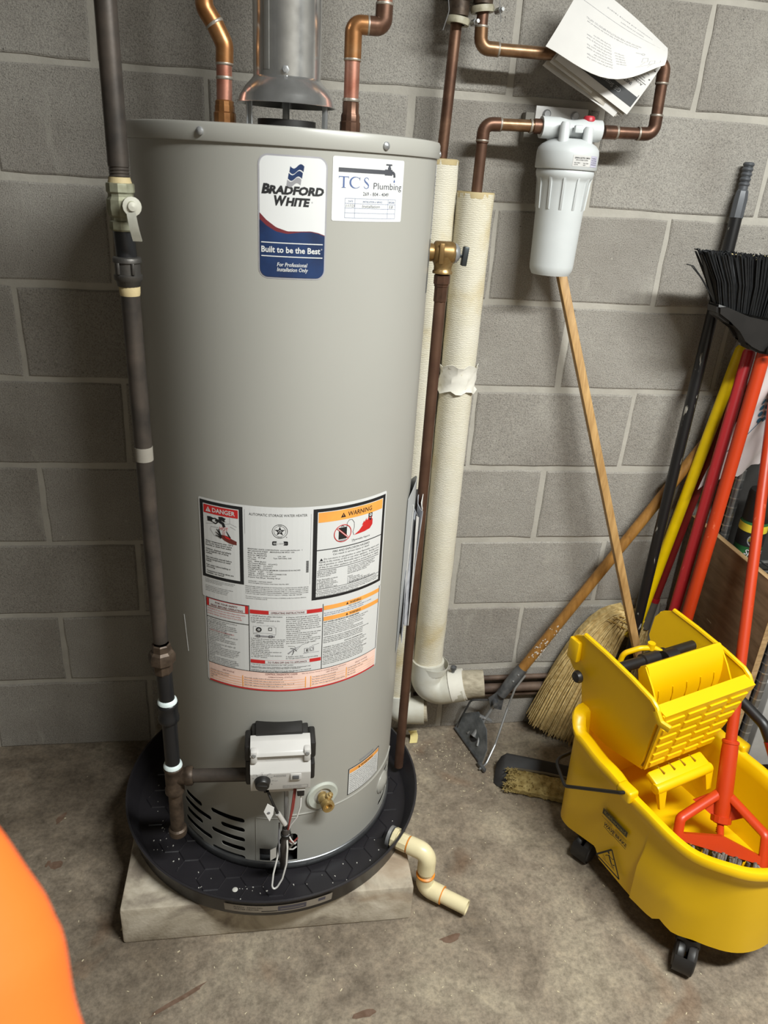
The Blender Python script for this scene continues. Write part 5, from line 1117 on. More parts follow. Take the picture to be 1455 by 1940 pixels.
obj('side_decal', P, [mat('decal_black', '241d10', .5), mat('decal_grey', '9a8a4a', .5), YEL], mb_, label='black maker and slip-warning marks', sharp=0)

# ------------------------------------------------------------------ wringer
wg = thing('mop_wringer', 'yellow press wringer hooked over the back of the mop bucket', 'wringer', tuple(B(-.14, 0, .30)))
side = [(-.268, .563), (-.20, .556), (-.12, .546), (-.055, .534), (-.040, .520), (-.036, .505), (-.045, .48), (-.066, .36), (-.075, .335), (-.17, .315), (-.245, .320), (-.262, .34), (-.268, .44), (-.300, .452), (-.314, .470), (-.316, .520), (-.300, .545)]
for sg in (-1, 1):
    nm = MB().prism(side, B(0, sg*.138, 0)-BV*(.003), BU, (0, 0, 1), -.006 if False else .006*-1)
    nm.v = [tuple(Vector(v)-BV*(sg*.030*max(0, min(1, (.53-v[2])/.19)))) for v in nm.v]   # the walls draw in towards the bottom
    obj('side_wall', nm, YEL, wg, sharp=25)
    obj('top_lip', MB().tube([B(-.272, sg*.139, .5625), B(-.20, sg*.139, .557), B(-.12, sg*.139, .547), B(-.062, sg*.139, .536), B(-.046, sg*.139, .527), B(-.036, sg*.140, .512)], .0058, 8).box(B(-.292, sg*.142, .512), (.034, .016, .055), .005, BROT), YEL, wg)
    lip2 = fillet([B(-.046, sg*.140, .520), B(-.030, sg*.140, .502), B(-.010, sg*.132, .498)], .012, 4)
    if sg < 0: obj('mop_hook', MB().tube(lip2, [.0062]*len(lip2), 8, sq=1.6), YEL, wg)
    obj('pivot_cap', MB().lathe([(.0150, 0), (.0150, .004), (.0120, .010), (0, .012)], B(-.262, sg*.1445, .4565), BV*sg, n=22), BLACKPL, wg)
# front panel, wider at the top, with its waffle of ribs
def fpt(f, g, out=0): # f 0 bottom..1 top, g -1..1
    s = -.068+.036*f; hw = .104+.032*f; return B(s+out, g*hw, .335+.182*f)
fr = MB(); fr.sheet([[fpt(i/8, -1+2*j/8) for j in range(9)] for i in range(9)], -.005)
obj('front_panel', fr, YEL, wg, sharp=30)
obj('front_lip', MB().add([B(-.052, -.137, .528), B(-.052, .137, .528), B(-.026, .139, .517), B(-.026, -.132, .517), B(-.052, -.137, .516), B(-.052, .137, .516), B(-.030, .139, .500), B(-.030, -.132, .500)], [(0, 1, 2, 3), (7, 6, 5, 4), (0, 3, 7, 4), (1, 5, 6, 2), (3, 2, 6, 7), (0, 4, 5, 1)], 0, False), YEL, wg, sharp=25)
ribs = MB()
for i in range(6):
    for j in range(4):
        g0, g1 = -.97+.485*j+.03, -.97+.485*(j+1)-.03; f0 = .03+.155*i; f1 = f0+.108
        a = [fpt(f0, g0), fpt(f0, g1), fpt(f1, g1), fpt(f1, g0)]; b = [fpt(f0+.015, g0+.02, .009), fpt(f0+.015, g1-.02, .009), fpt(f1-.012, g1-.02, .009), fpt(f1-.012, g0+.02, .009)]
        ribs.add(a+b, [(3, 2, 1, 0), (4, 5, 6, 7), (0, 1, 5, 4), (1, 2, 6, 5), (2, 3, 7, 6), (3, 0, 4, 7)], 0, False)
obj('waffle_ribs', ribs, YEL, wg, sharp=25)
obj('bottom_plate', MB().prism([(-.070, .337), (-.17, .317), (-.262, .322), (-.262, .316), (-.17, .311), (-.070, .330)], B(0, .104, 0), BU, (0, 0, 1), .208), YEL, wg, sharp=25)
obj('drip_bar', MB().box(B(-.046, -.014, .316), (.034, .166, .016), .005, BROT @ Matrix.Rotation(.30, 3, 'Y')).lathe([(0, -.086), (.011, -.085), (.0125, -.08), (.0125, .08), (.011, .085), (0, .086)], B(-.029, -.014, .306), BV, n=18), YEL, wg)
for t in (-.086, .058): obj('drip_foot', MB().add([B(-.034, t-.012, .312), B(-.034, t+.012, .312), B(-.018, t+.012, .306), B(-.018, t-.012, .306), B(-.014, t-.007, .262), B(-.014, t+.007, .262), B(-.008, t+.007, .264), B(-.008, t-.007, .264)], [(0, 1, 2, 3), (7, 6, 5, 4), (0, 4, 5, 1), (1, 5, 6, 2), (2, 6, 7, 3), (3, 7, 4, 0)], 0, False), YEL, wg, sharp=25)
for k in range(4): obj('drip_slot', MB().box(B(-.052, -.062+.032*k, .3245), (.020, .0035, .006), 0, BROT), mat('slot_shadow', '8a6a00', .6), wg)
# press plate
pl = [(-.112, .574), (-.104, .562), (-.097, .545), (-.093, .520), (-.092, .495), (-.096, .46), (-.108, .40), (-.122, .40), (-.120, .47), (-.124, .52), (-.134, .553), (-.130, .566), (-.118, .576)]
obj('press_plate', MB().prism(pl, B(0, .112, 0), BU, (0, 0, 1), .224), YEL, wg, sharp=35)
for sg in (-1, 1): obj('press_cheek', MB().prism([(-.116, .574), (-.086, .538), (-.066, .508), (-.062, .49), (-.066, .455), (-.10, .44), (-.128, .548)], B(0, sg*.113+.002, 0), BU, (0, 0, 1), .004), YEL, wg, sharp=25)
for k in range(5):
    t = -.085+.0425*k; obj('press_rib', MB().tube([B(-.0925, t, .520), B(-.0910, t+.003, .505), B(-.0925, t+.007, .46)], .0012, 6), YEL, wg)
obj('axle', MB().lathe([(0, -.134), (.0125, -.134), (.0125, -.03), (.0165, -.028), (.0165, .040), (.0125, .042), (.0125, .134), (0, .134)], B(-.195, 0, .512), BV, n=20), BLACKPL, wg, label='black axle between the side walls')
obj('axle_cam', MB().lathe([(0, -.018), (.020, -.018), (.020, .018), (0, .018)], B(-.175, .035, .517), BV, n=16).box(B(-.155, .035, .512), (.030, .030, .016), .004, BROT), BLACKPL, wg)
arm = fillet([B(-.235, -.055, .48), B(-.232, -.050, .515), B(-.215, -.020, .532), B(-.205, .015, .530), B(-.185, .040, .515)], .02, 5)
obj('link_arm', MB().tube(arm, .0065, 10).lathe([(0, -.008), (.009, -.008), (.009, .008), (0, .008)], B(-.208, .006, .536), (0, 0, 1), n=12), YEL, wg)
hp = fillet([B(-.195, .150, .505), B(-.16, .168, .475), B(-.090, .182, .432), B(-.005, .184, .408), B(.035, .186, .36)], .035, 6)
obj('handle_tube', MB().tube(hp, .0125, 16).lathe([(.0125, -.008), (.024, -.006), (.024, .006), (.0125, .008)], B(-.195, .152, .505), BV, n=18), BLACKPL, wg, label='black lever tube')
obj('handle_grip', MB().tube([B(.020, .1855, .380), B(.040, .1862, .352), B(.062, .187, .305)], .0150, 16), REDPL, wg, label='red handle grip')

# ------------------------------------------------------------------ mop standing in the bucket
P0 = Vector((1.105, -.607, .205)); PD = Vector((.057, .147, .274)).normalized()
wm = thing('wet_mop', 'bright orange clamp mop standing in the yellow bucket', 'mop', tuple(P0-Vector((0, 0, .07))))
obj('pole', MB().tube([P0+PD*.17, P0+PD*1.25], .0122, 18), ORGPOLE, wm)
obj('socket', MB().tube([P0+PD*.012, P0+PD*.05, P0+PD*.17, P0+PD*.195], [.0155, .0185, .0178, .0165], 18).lathe([(.016, -.004), (.0185, -.002), (.0185, .003), (.016, .005)], P0+PD*.190, PD, n=20), ORGPL, wm)
obj('clamp_collar', MB().lathe([(.0165, -.007)]+[(.0218, -.007), (.0218, .007), (.0165, .007)], P0+PD*.022, PD, n=14), ORGPL, wm, sharp=15)
CL, CR = Vector((.998, -.628, .205)), Vector((1.142, -.704, .205)); cdir = (CR-CL).normalized()
ap = P0+PD*.075
nrm = cdir.cross(PD).normalized()
def bar(name, pts, r, sq=.6): obj(name, MB().tube(pts, r, 10, sq=sq), ORGPL, wm)
lft = fillet([ap-cdir*.010, CL+PD*.045-cdir*.004, CL-cdir*.006-PD*.004], .012, 5); bar('frame_arm', lft, .0115, .8)
rgt = fillet([ap+cdir*.010, CR+PD*.060+cdir*.004, CR+cdir*.004-PD*.004], .012, 5); bar('frame_arm', rgt, .0115, .8)
cb = MB(); MID = (CL+CR)/2
bb = [CL-cdir*.006, CR+cdir*.006]
cb.add([bb[0]-nrm*.008, bb[0]+nrm*.008, bb[1]+nrm*.008, bb[1]-nrm*.008, bb[0]-nrm*.008+PD*.014, bb[0]+nrm*.008+PD*.014, bb[1]+nrm*.008+PD*.014, bb[1]-nrm*.008+PD*.014, MID-nrm*.008+PD*.034, MID+nrm*.008+PD*.034], [(0, 1, 2, 3), (0, 3, 7, 8, 4), (1, 5, 9, 6, 2), (4, 8, 9, 5), (8, 7, 6, 9), (0, 4, 5, 1), (3, 2, 6, 7)], 0, False)
obj('clamp_bar', cb, ORGPL, wm, sharp=20)
obj('clamp_screw', MB().tube([MID+PD*.010, P0+PD*.012], [.0075, .0075], 14).lathe([(.0062, 0), (.0085, .002), (.0062, .004), (.0085, .006), (.0062, .008), (.0085, .010), (.0062, .012)], P0-PD*.010, PD, n=14), ORGPL, wm)
for sg in (-1, 1): obj('gusset', MB().prism([(0, .012), (.016*sg, .004), (.062*sg, -.030), (.040*sg, -.040), (.012*sg, -.056), (0, -.058)], ap-nrm*.003, cdir, PD, .006), ORGPL, wm)
yr = MB()
for k in range(60):
    f = rnd.uniform(0.02, .98); a = CL.lerp(CR, f)-PD*.004; d = nrm*rnd.choice((-1, 1))
    yr.tube([a+d*.004, a+d*rnd.uniform(.012, .022)+Vector((0, 0, rnd.uniform(-.004, .012))), a+d*rnd.uniform(.02, .032)-Vector((0, 0, .03)), a+d*rnd.uniform(.015, .035)-Vector((0, 0, .065))], .0032, 5)
obj('mop_yarn', yr, MOPGREY, wm, kind='stuff')

# ================================================================== POLES AND BROOMS
def lerp3(a, b, f): return Vector(a).lerp(Vector(b), f)
# black threaded pole
a, b = Vector((1.158, -.022, 1.553)), Vector((1.082, -.132, 0)); d = (a-b).normalized()
t = thing('extension_pole', 'long scuffed black pole with a grey threaded tip leaning on the wall', 'pole', tuple(b))
obj('pole', MB().tube([b, a-d*.115], .0135, 18), BLKPOLE, t)
tip = [(.0135, 0), (.0150, .001), (.0150, .040), (.0128, .056), (.0100, .060)]
obj('threaded_tip', MB().lathe(tip, a-d*.117, d, n=8).lathe([(.0100, .058), (.0100, .112), (0, .113)], a-d*.117, d, n=16).lathe([p for i in range(5) for p in ((.0100, .066+.010*i), (.0120, .069+.010*i), (.0120, .071+.010*i), (.0100, .074+.010*i))], a-d*.117, d, n=16), mat('grey_plastic_tip', '55575b', .4, .2), t, label='grey threaded tip', sharp=25)
# square wooden stick
a, b = Vector((.746, -.034, 1.345)), Vector((1.2185, -0.1868, 0)); d = (a-b).normalized()
x_ = d.cross(Vector((0, 1, 0))).normalized(); y_ = d.cross(x_)
R3 = Matrix((x_, y_, d)).transposed()
o = obj('wooden_stick', MB().box((a+b)/2, (.0195, .0195, (a-b).length), .002, R3), LWOOD, base=tuple(b)); tag(o, 'pale square wooden stick leaning from the bucket up to the filter', 'stick')
# yellow pole of the corn broom
def broom_head(name, sh, ctrl, r0, tipA, tipB, nst, par, seed, thick, bow):
    """straw head: strands run from the shoulder, bow outward and spread to the line tipA-tipB"""
    r_ = random.Random(seed); m_ = MB()
    for k in range(nst):
        f = r_.random(); g = r_.gauss(0, .5); tip = Vector(tipA).lerp(Vector(tipB), f)+Vector((r_.uniform(-.006, .006), g*thick, r_.uniform(-.012, .012)))
        st0 = Vector(sh)+Vector((r_.uniform(-1, 1)*r0, g*r0*.7, r_.uniform(-.01, .01)))
        c1 = Vector(ctrl)+Vector((bow*(f-.5), g*thick*.7, bow*(.5-f)*.9 if False else -bow*(f-.5)*.5))
        pts = []
        for q in range(7):
            u = q/6; pts.append(st0*(1-u)**2+c1*(2*u*(1-u))+tip*u*u)
        m_.tube(pts, [.0022, .0022, .0021, .0020, .0018, .0016, .0010], 4, False)
    return obj(name, m_, STRAW, par, kind='stuff', sharp=0)
a, b = Vector((1.2285, -.0594, 1.160)), Vector((1.088, -.060, .04))
d = (a-b).normalized()
t = thing('corn_broom', 'yellow-handled corn broom with a wide straw head fanned on the floor', 'broom', (1.0, -.09, .0))
obj('pole', MB().tube([b+d*.30, a-d*.03, a-d*.008, a], [.0138, .0138, .0130, .0090], 18), YELPOLE, t)
ntop = b+d*.31
obj('broom_neck', MB().tube([ntop+d*.05, ntop, Vector((1.092, -.062, .37))], [.0155, .0165, .022], 14), mat('yellow_sleeve', 'd9bc3a', .5), t)
core = MB(); SA, TA, TB = Vector((1.094, -.062, .424)), Vector((.868, -.048, .062)), Vector((.994, -.100, .020))
g_ = []
for i in range(9):
    u = i/8; row = []
    for j in range(9):
        f = j/8; tp2 = TA.lerp(TB, f); c1 = Vector((1.034, -.058, .408))+Vector((.12*(f-.5), 0, -.10*(f-.5))); s0 = SA+Vector((.035*(f-.5), 0, 0))
        p = s0*(1-u)**2+c1*(2*u*(1-u))+tp2*(u*u); row.append(p+Vector((0, .010, 0)))
    g_.append(row)
obj('straw_core', MB().sheet(g_, -.022), STRAW, t)
broom_head('straw_bristles', SA, (1.034, -.060, .408), .020, TA-Vector((0, 0, .012)), TB-Vector((0, 0, .012)), 620, t, 3, .020, .13)
for i, u in enumerate((.10, .17, .24)):
    pts = []
    for j in range(9):
        f = j/8; tp2 = TA.lerp(TB, f); c1 = Vector((1.034, -.058, .408))+Vector((.12*(f-.5), 0, -.10*(f-.5))); s0 = SA+Vector((.035*(f-.5), 0, 0))
        pts.append(s0*(1-u)**2+c1*(2*u*(1-u))+tp2*(u*u)+Vector((0, -.022, 0)))
    obj('binding_thread', MB().tube(pts, .0012, 5), mat('broom_thread', 'b08a3a', .6), t)
# dark red handled straw brush, mostly behind the others
a, b = Vector((1.254, -.050, 1.101)), Vector((1.1215, -.046, .05)); d = (a-b).normalized()
t = thing('straw_brush', 'dark red handled straw brush standing behind the other poles', 'brush', (1.116, -.047, 0))
obj('pole', MB().tube([b+d*.36, a], .0112, 16), DKREDPOLE, t)
obj('ferrule', MB().tube([b+d*.315, b+d*.405], [.0150, .0125], 14).tube([b+d*.40, b+d*.412], .0130, 14, mi=1), [mat('grey_ferrule', '77736c', .5, .4), REDPL], t)
q = b+d*.32
broom_head('straw_bristles', q, q-d*.06+Vector((0, -.005, 0)), .012, q-d*.28+Vector((-.045, -.01, 0)), q-d*.28+Vector((.055, -.01, 0)), 160, t, 5, .012, .07)
# red pole and black push-up broom with orange pole
a, b = Vector((1.209, -.120, 1.165)), Vector((1.123, -.198, 0)); d = (a-b).normalized()
o = obj('red_pole', MB().tube([b, a-d*.008, a-d*.002, a], [.0140, .0140, .0115, .004], 18), REDPOLE, base=tuple(b)); tag(o, 'bright red round-ended pole between the yellow and orange poles', 'pole')
a, b = Vector((1.219, -.160, 1.205)), Vector((1.123, -.258, 0)); d = (a-b).normalized()
t = thing('upturned_broom', 'black angle broom stored head-up on an orange pole', 'broom', tuple(b))
obj('pole', MB().tube([b, a], .0150, 18), ORGPOLE, t)
Y0 = -.165
cap = [(1.060, 1.272), (1.066, 1.248), (1.095, 1.232), (1.130, 1.222), (1.150, 1.200), (1.160, 1.180), (1.185, 1.170), (1.232, 1.165), (1.262, 1.190), (1.300, 1.212), (1.296, 1.236), (1.216, 1.236), (1.140, 1.248), (1.085, 1.266)]
cm = bmesh.new(); m0 = MB().prism(cap, (0, Y0+.024, 0), (1, 0, 0), (0, 0, 1), .048)
vv_ = [cm.verts.new(v) for v in m0.v]; [cm.faces.new([vv_[i] for i in f]) for f in m0.f]
bmesh.ops.bevel(cm, geom=cm.edges[:], offset=.006, segments=2, affect='EDGES')
obj('broom_cap', MB().bm(cm, 0, True), BLACKPL, t, sharp=45)
obj('cap_hook', MB().tube(fillet([(1.255, Y0-.028, 1.215), (1.215, Y0-.032, 1.200), (1.197, Y0-.032, 1.178), (1.214, Y0-.033, 1.168)], .012, 5), [.007]*0 or .0055, 10), BLACKPL, t)
bm_ = MB(); r2 = random.Random(11)
for k in range(1500):
    f = r2.random(); g = r2.uniform(-1, 1)
    p0_ = Vector((1.072+.215*f, Y0+g*.016, 1.262-.030*f)); top = Vector((1.004+.335*f+r2.uniform(-.004, .004), Y0-.004+g*.026, 1.374-.010*f+r2.uniform(-.006, .004)))
    md_ = p0_.lerp(top, .5)+Vector(((.5-f)*-.012*-1, g*.004, 0))
    pts = [p0_, md_, top]
    if r2.random() < .15: pts.append(top+Vector((r2.uniform(-.012, .004), r2.uniform(-.006, .006), r2.uniform(-.004, .004))))
    bm_.tube(pts, [.0015]*len(pts), 3, False)
for pts in ([(1.075, Y0, 1.262), (1.02, Y0-.01, 1.32), (.992, Y0-.012, 1.345), (.976, Y0-.012, 1.348)], [(1.072, Y0-.006, 1.264), (1.01, Y0-.016, 1.325), (.985, Y0-.018, 1.345)]): bm_.tube(pts, .0011, 4, False)
obj('bristle_core', MB().sheet([[(1.076+.205*j/8+(1.012+.315*j/8-1.076-.205*j/8)*i/3, Y0+.008, 1.255-.026*j/8+(.112+.018*j/8)*i/3) for j in range(9)] for i in range(4)], -.014), BRISTLE, t)
obj('bristles', bm_, BRISTLE, t, kind='stuff', sharp=0)
lint = MB()
for k in range(46):
    f = r2.choice((r2.gauss(.30, .08), r2.gauss(.55, .03), r2.uniform(.1, .9))); s0 = r2.uniform(.0006, .0018)
    lint.box((1.004+.335*f, Y0-.022+r2.uniform(-.01, .012), 1.372-.006*f+r2.uniform(-.006, .004)), (s0*2.2, s0, s0), 0, Matrix.Rotation(r2.uniform(0, 3), 3, 'Y'))
obj('lint', lint, mat('pale_lint', 'b5a67c', .9), t, kind='stuff')

# ================================================================== MOP CLAMP ON A WOODEN POLE
a, b = Vector((1.225, -.032, .925)), Vector((.812, -.062, .242)); d = (a-b).normalized()
t = thing('mop_holder', 'old mop holder with metal wire clamp on a varnished wooden pole', 'mop holder', (.70, -.09, .0))
obj('pole', MB().tube([b-d*.02, a], .0140, 18), TWOOD, t)
sp = MB(); r2 = random.Random(4)
for k in range(44):
    f = r2.choice((r2.gauss(.085, .022), r2.gauss(.085, .022), r2.gauss(.155, .012))); ang = r2.uniform(-1.3, 1.3); s0 = r2.uniform(.0015, .004)
    x_ = d.cross(Vector((0, 1, 0))).normalized(); y_ = Vector((0, -1, 0))
    sp.box(b+d*f+(x_*math.sin(ang)+y_*math.cos(ang))*.0142, (s0*1.6, .0008, s0), 0, Matrix.Rotation(r2.uniform(0, 3), 3, 'Y'))
obj('peeling_flakes', sp, mat('peeling_white', 'cfc8bd', .7), t, kind='stuff')
S0 = b-d*.005
socket = MB().tube([S0+d*.012, S0-d*.045, S0-d*.09], [.0165, .0165, .0150], 14)
obj('socket', socket, DARKSTEEL, t, label='grey metal socket')
for k in (-.006, -.030): obj('rivet', MB().lathe([(.003, 0), (.002, .0015), (0, .002)], S0+d*k+Vector((-.006, -.0155, .004)), (-.3, -1, .2), n=10), STEEL, t)
PA, PB_ = Vector((.658, -.016, .004)), Vector((.698, -.170, .004)); yoke = Vector((.752, -.066, .150))
obj('yoke', MB().prism([(-.024, .0), (.010, .030), (.022, .022), (.018, -.040), (-.014, -.030)], yoke+Vector((0, -.004, 0)), (1, 0, 0), (0, 0, 1), -.006).lathe([(0, -.012), (.009, -.010), (.009, .010), (0, .012)], yoke+Vector((-.006, -.012, -.008)), (0, -1, 0), n=14), DARKSTEEL, t, sharp=25)
# fan shaped clamp plate lying between the floor edge and the screw
n_in = Vector((.72, -.075, .075))
plate = [PA, PA.lerp(PB_, .5), PB_, PB_.lerp(n_in, .30)+Vector((.012, -.006, .012)), Vector((.722, -.108, .074)), Vector((.706, -.066, .104)), Vector((.672, -.036, .075)), PA.lerp(n_in, .12)]
n3 = (PB_-PA).cross(n_in-PA).normalized()
nn_ = len(plate)
obj('clamp_plate', MB().add(plate+[p+n3*.0022 for p in plate], [tuple(range(nn_-1, -1, -1)), tuple(range(nn_, 2*nn_))]+[(i, (i+1) % nn_, nn_+(i+1) % nn_, nn_+i) for i in range(nn_)], 0, False), mat('worn_clamp_steel', '606466', .4, .4, c2='8a8d8f', vs=30), t, sharp=20)
sgn = 1 if n3.dot(CAMP-PA) > 0 else -1
for f0, w_ in ((.28, .040), (.78, .048)):
    p_ = PA.lerp(PB_, f0).lerp(n_in, .30); q_ = PA.lerp(PB_, f0).lerp(n_in, .30+w_*12*.6/.5*.5)
    obj('plate_ridge', MB().tube([p_+n3*sgn*.003, q_+n3*sgn*.003], .0032, 8), STEEL, t)
p_ = PA.lerp(PB_, .52).lerp(n_in, .42)+n3*sgn*.0025
obj('plate_slot', MB().lathe([(0, 0), (.016, 0), (.016, .0008), (0, .0008)], p_, n3*sgn, n=20), DARKIN, t)
obj('clamp_screw', MB().tube([p_+n3*sgn*.004, n_in.lerp(yoke, .1), yoke+Vector((-.006, -.01, -.012))], [.0075, .0050, .0050], 12).box(n_in.lerp(yoke, .15), (.045, .012, .006), .002, Matrix.Rotation(.5, 3, 'Y')), STEEL, t, label='screw with wing nut')
obj('edge_bar', MB().tube([PA+Vector((0, 0, .002)), PB_+Vector((0, 0, .002))], .0042, 8), DARKSTEEL, t)
bl = fillet([S0+Vector((.010, -.018, -.002)), S0-d*.05+Vector((.012, -.018, 0)), yoke+Vector((.030, -.018, -.020)), Vector((.742, -.135, .045)), PB_+Vector((.010, -.004, .006)), PB_+Vector((-.012, -.020, .006))], .03, 5)
obj('bail', MB().tube(bl, .0030, 8), STEEL, t, label='thin bright wire bail')
obj('bail', MB().tube(fillet([yoke+Vector((-.02, .0, -.005)), Vector((.690, -.03, .118)), PA+Vector((.003, .0, .006))], .03, 5), .0028, 8), DARKSTEEL, t)
obj('bail_foot', MB().box(PB_+Vector((-.004, -.012, .006)), (.010, .034, .012), .003, Matrix.Rotation(.35, 3, 'Z')), DARKSTEEL, t)

# ================================================================== SCRUB HEAD AND DUSTPAN
t = thing('dust_pan', 'black dustpan lying flat on the floor with a worn yellow fleece pad', 'dustpan', (.82, -.25, .0))
X0 = Vector((.722, -.190, 0)); ax_ = Vector((.905, -.40, 0)).normalized()*1.0; ax_ = (Vector((.915, -.275, 0))-Vector((.735, -.205, 0))).normalized(); ay_ = Vector((-ax_.y, ax_.x, 0))
def D(u, v, z): return Vector((.735, -.215, 0))+ax_*u+ay_*v+Vector((0, 0, z))
body = MB()
sec = [(-.040, .003), (-.020, .010), (.012, .022), (.034, .052), (.040, .054), (.043, .048), (.020, .012), (.012, .002), (-.035, .001)]
wd = [(-.012, .15), (-.002, .7), (.012, 1.0), (.10, 1.02), (.20, 1.0), (.235, .98), (.240, .9)]
m = len(sec); vs_ = []; fs_ = []
for u, k in wd: vs_ += [D(u, v*(.55+.45*k), .001+z*(.35+.65*k)) for v, z in sec]
for i in range(len(wd)-1):
    for j in range(m): fs_.append((i*m+j, i*m+(j+1) % m, (i+1)*m+(j+1) % m, (i+1)*m+j))
fs_ += [tuple(range(m-1, -1, -1)), tuple((len(wd)-1)*m+j for j in range(m))]
body.add(vs_, fs_); obj('pan_body', body, mat('worn_black_plastic', '1c1a19', .5, c2='2a2726', vs=20), t, sharp=50)
pad = MB(); gsec = [(-.048, .004), (-.050, .018), (-.040, .028), (-.012, .034), (.008, .034), (.013, .024), (.008, .014)]
m = len(gsec); vs_ = []; fs_ = []; us = [.022+.206*i/22 for i in range(23)]
r2 = random.Random(9)
for i, u in enumerate(us):
    e_ = .6 if i in (0, len(us)-1) else 1
    vs_ += [D(u+r2.uniform(-.002, .002), v*e_+r2.uniform(-.0018, .0018), .001+z*(.7+.3*e_)+r2.uniform(-.0015, .002)) for v, z in gsec]
for i in range(len(us)-1):
    for j in range(m): fs_.append((i*m+j, i*m+(j+1) % m, (i+1)*m+(j+1) % m, (i+1)*m+j))
fs_ += [tuple(range(m-1, -1, -1)), tuple((len(us)-1)*m+j for j in range(m))]
pad.add(vs_, fs_)
fz = MB()
for k in range(420):
    u = rnd.choice((rnd.uniform(.016, .045), rnd.uniform(.02, .225))); v, z = rnd.choice(((-.049, .012), (-.044, .026), (-.025, .032), (-.002, .035)))
    p_ = D(u, v+rnd.uniform(-.008, .008), z+.001); q_ = Vector((rnd.uniform(-.006, .006)-.003*(u < .04), rnd.uniform(-.008, .003), rnd.uniform(.000, .007)))
    fz.tube([p_, p_+q_*.6, p_+q_+Vector((0, 0, -.001))], [.0012, .0011, .0006], 4, False)
pdo = obj('fleece_pad', pad, PADY, t); obj('fleece_tufts', fz, PADY, pdo, kind='stuff', sharp=0)
obj('pad_binding', MB().tube([D(.04, .008, .036), D(.12, .012, .038), D(.228, .012, .037)], .0035, 8), mat('grey_binding', '6b6250', .8), pdo)
obj('wire_handle', MB().tube(fillet([D(.19, -.035, .034), D(.205, -.012, .040), D(.235, .004, .042)], .01, 4), .004, 8), DARKSTEEL, t)

# ================================================================== SHELF BEHIND THE PLYWOOD
PX = 1.240
pb = obj('plywood_panel', MB().box((PX+.0075, -.205, .349), (.015, .382, .688), .001), PLY, base=(PX, -.205, .005))
tag(pb, 'dark stained plywood panel standing at the end of the wire shelf', 'panel')
obj('top_edge', MB().box((PX+.0075, -.205, .6938), (.0152, .382, .0016), 0), PLYEDGE, pb, label='pale raw plywood edge'); obj('front_edge', MB().box((PX+.0075, -.3968, .349), (.0152, .0016, .688), 0), PLYEDGE, pb, label='pale raw plywood edge')
obj('knot', MB().box((PX-.0003, -.30, .62), (.0006, .012, .004), 0).box((PX-.0003, -.12, .66), (.0006, .004, .010), 0).box((PX-.0003, -.20, .48), (.0006, .020, .003), 0), mat('plywood_knot', '8a7a60', .7), pb)
sh = thing('wire_shelf', 'chrome wire shelf unit behind the plywood panel', 'shelf', (1.55, -.24, 0))
def post(x, y):
    obj('post', MB().lathe([(.0127, 0), (.0127, 1.20), (.010, 1.205), (0, 1.205)]+[], (x, y, 0), n=18).lathe([q for i in range(46) for q in ((.0127, .05+.0254*i), (.0131, .0512+.0254*i), (.0131, .0525+.0254*i), (.0127, .0537+.0254*i))], (x, y, 0), n=18), CHROME, sh)
for x, y in ((1.283, -.105), (1.283, -.385), (2.10, -.105), (2.10, -.385)): post(x, y)
for z in (.13, .600, 1.10):
    sf = MB()
    for y in (-.105, -.385): sf.tube([(1.283, y, z), (2.10, y, z)], .004, 8); sf.tube([(1.283, y, z-.03), (2.10, y, z-.03)], .003, 8)
    for i in range(28): x = 1.290+.03*i; sf.tube([(x, -.105, z+.003), (x, -.385, z+.003)], .0022, 6)
    obj('wire_deck', sf, CHROME, sh)
o = obj('dark_board', MB().box((1.70, -.055, .56), (.80, .012, 1.06), .001), mat('dark_board', '2a2826', .7), base=(1.7, -.055, .03)); tag(o, 'dark board standing at the back of the wire shelf', 'board')
o = obj('pale_box', MB().box((1.52, -.25, .262), (.36, .22, .255), .004).box((1.335, -.25, .262), (.004, .010, .255), 0), mat('pale_grey_box', 'a5a3a0', .6), base=(1.52, -.25, .135)); tag(o, 'pale grey box on the lowest wire shelf behind the chrome post', 'box')
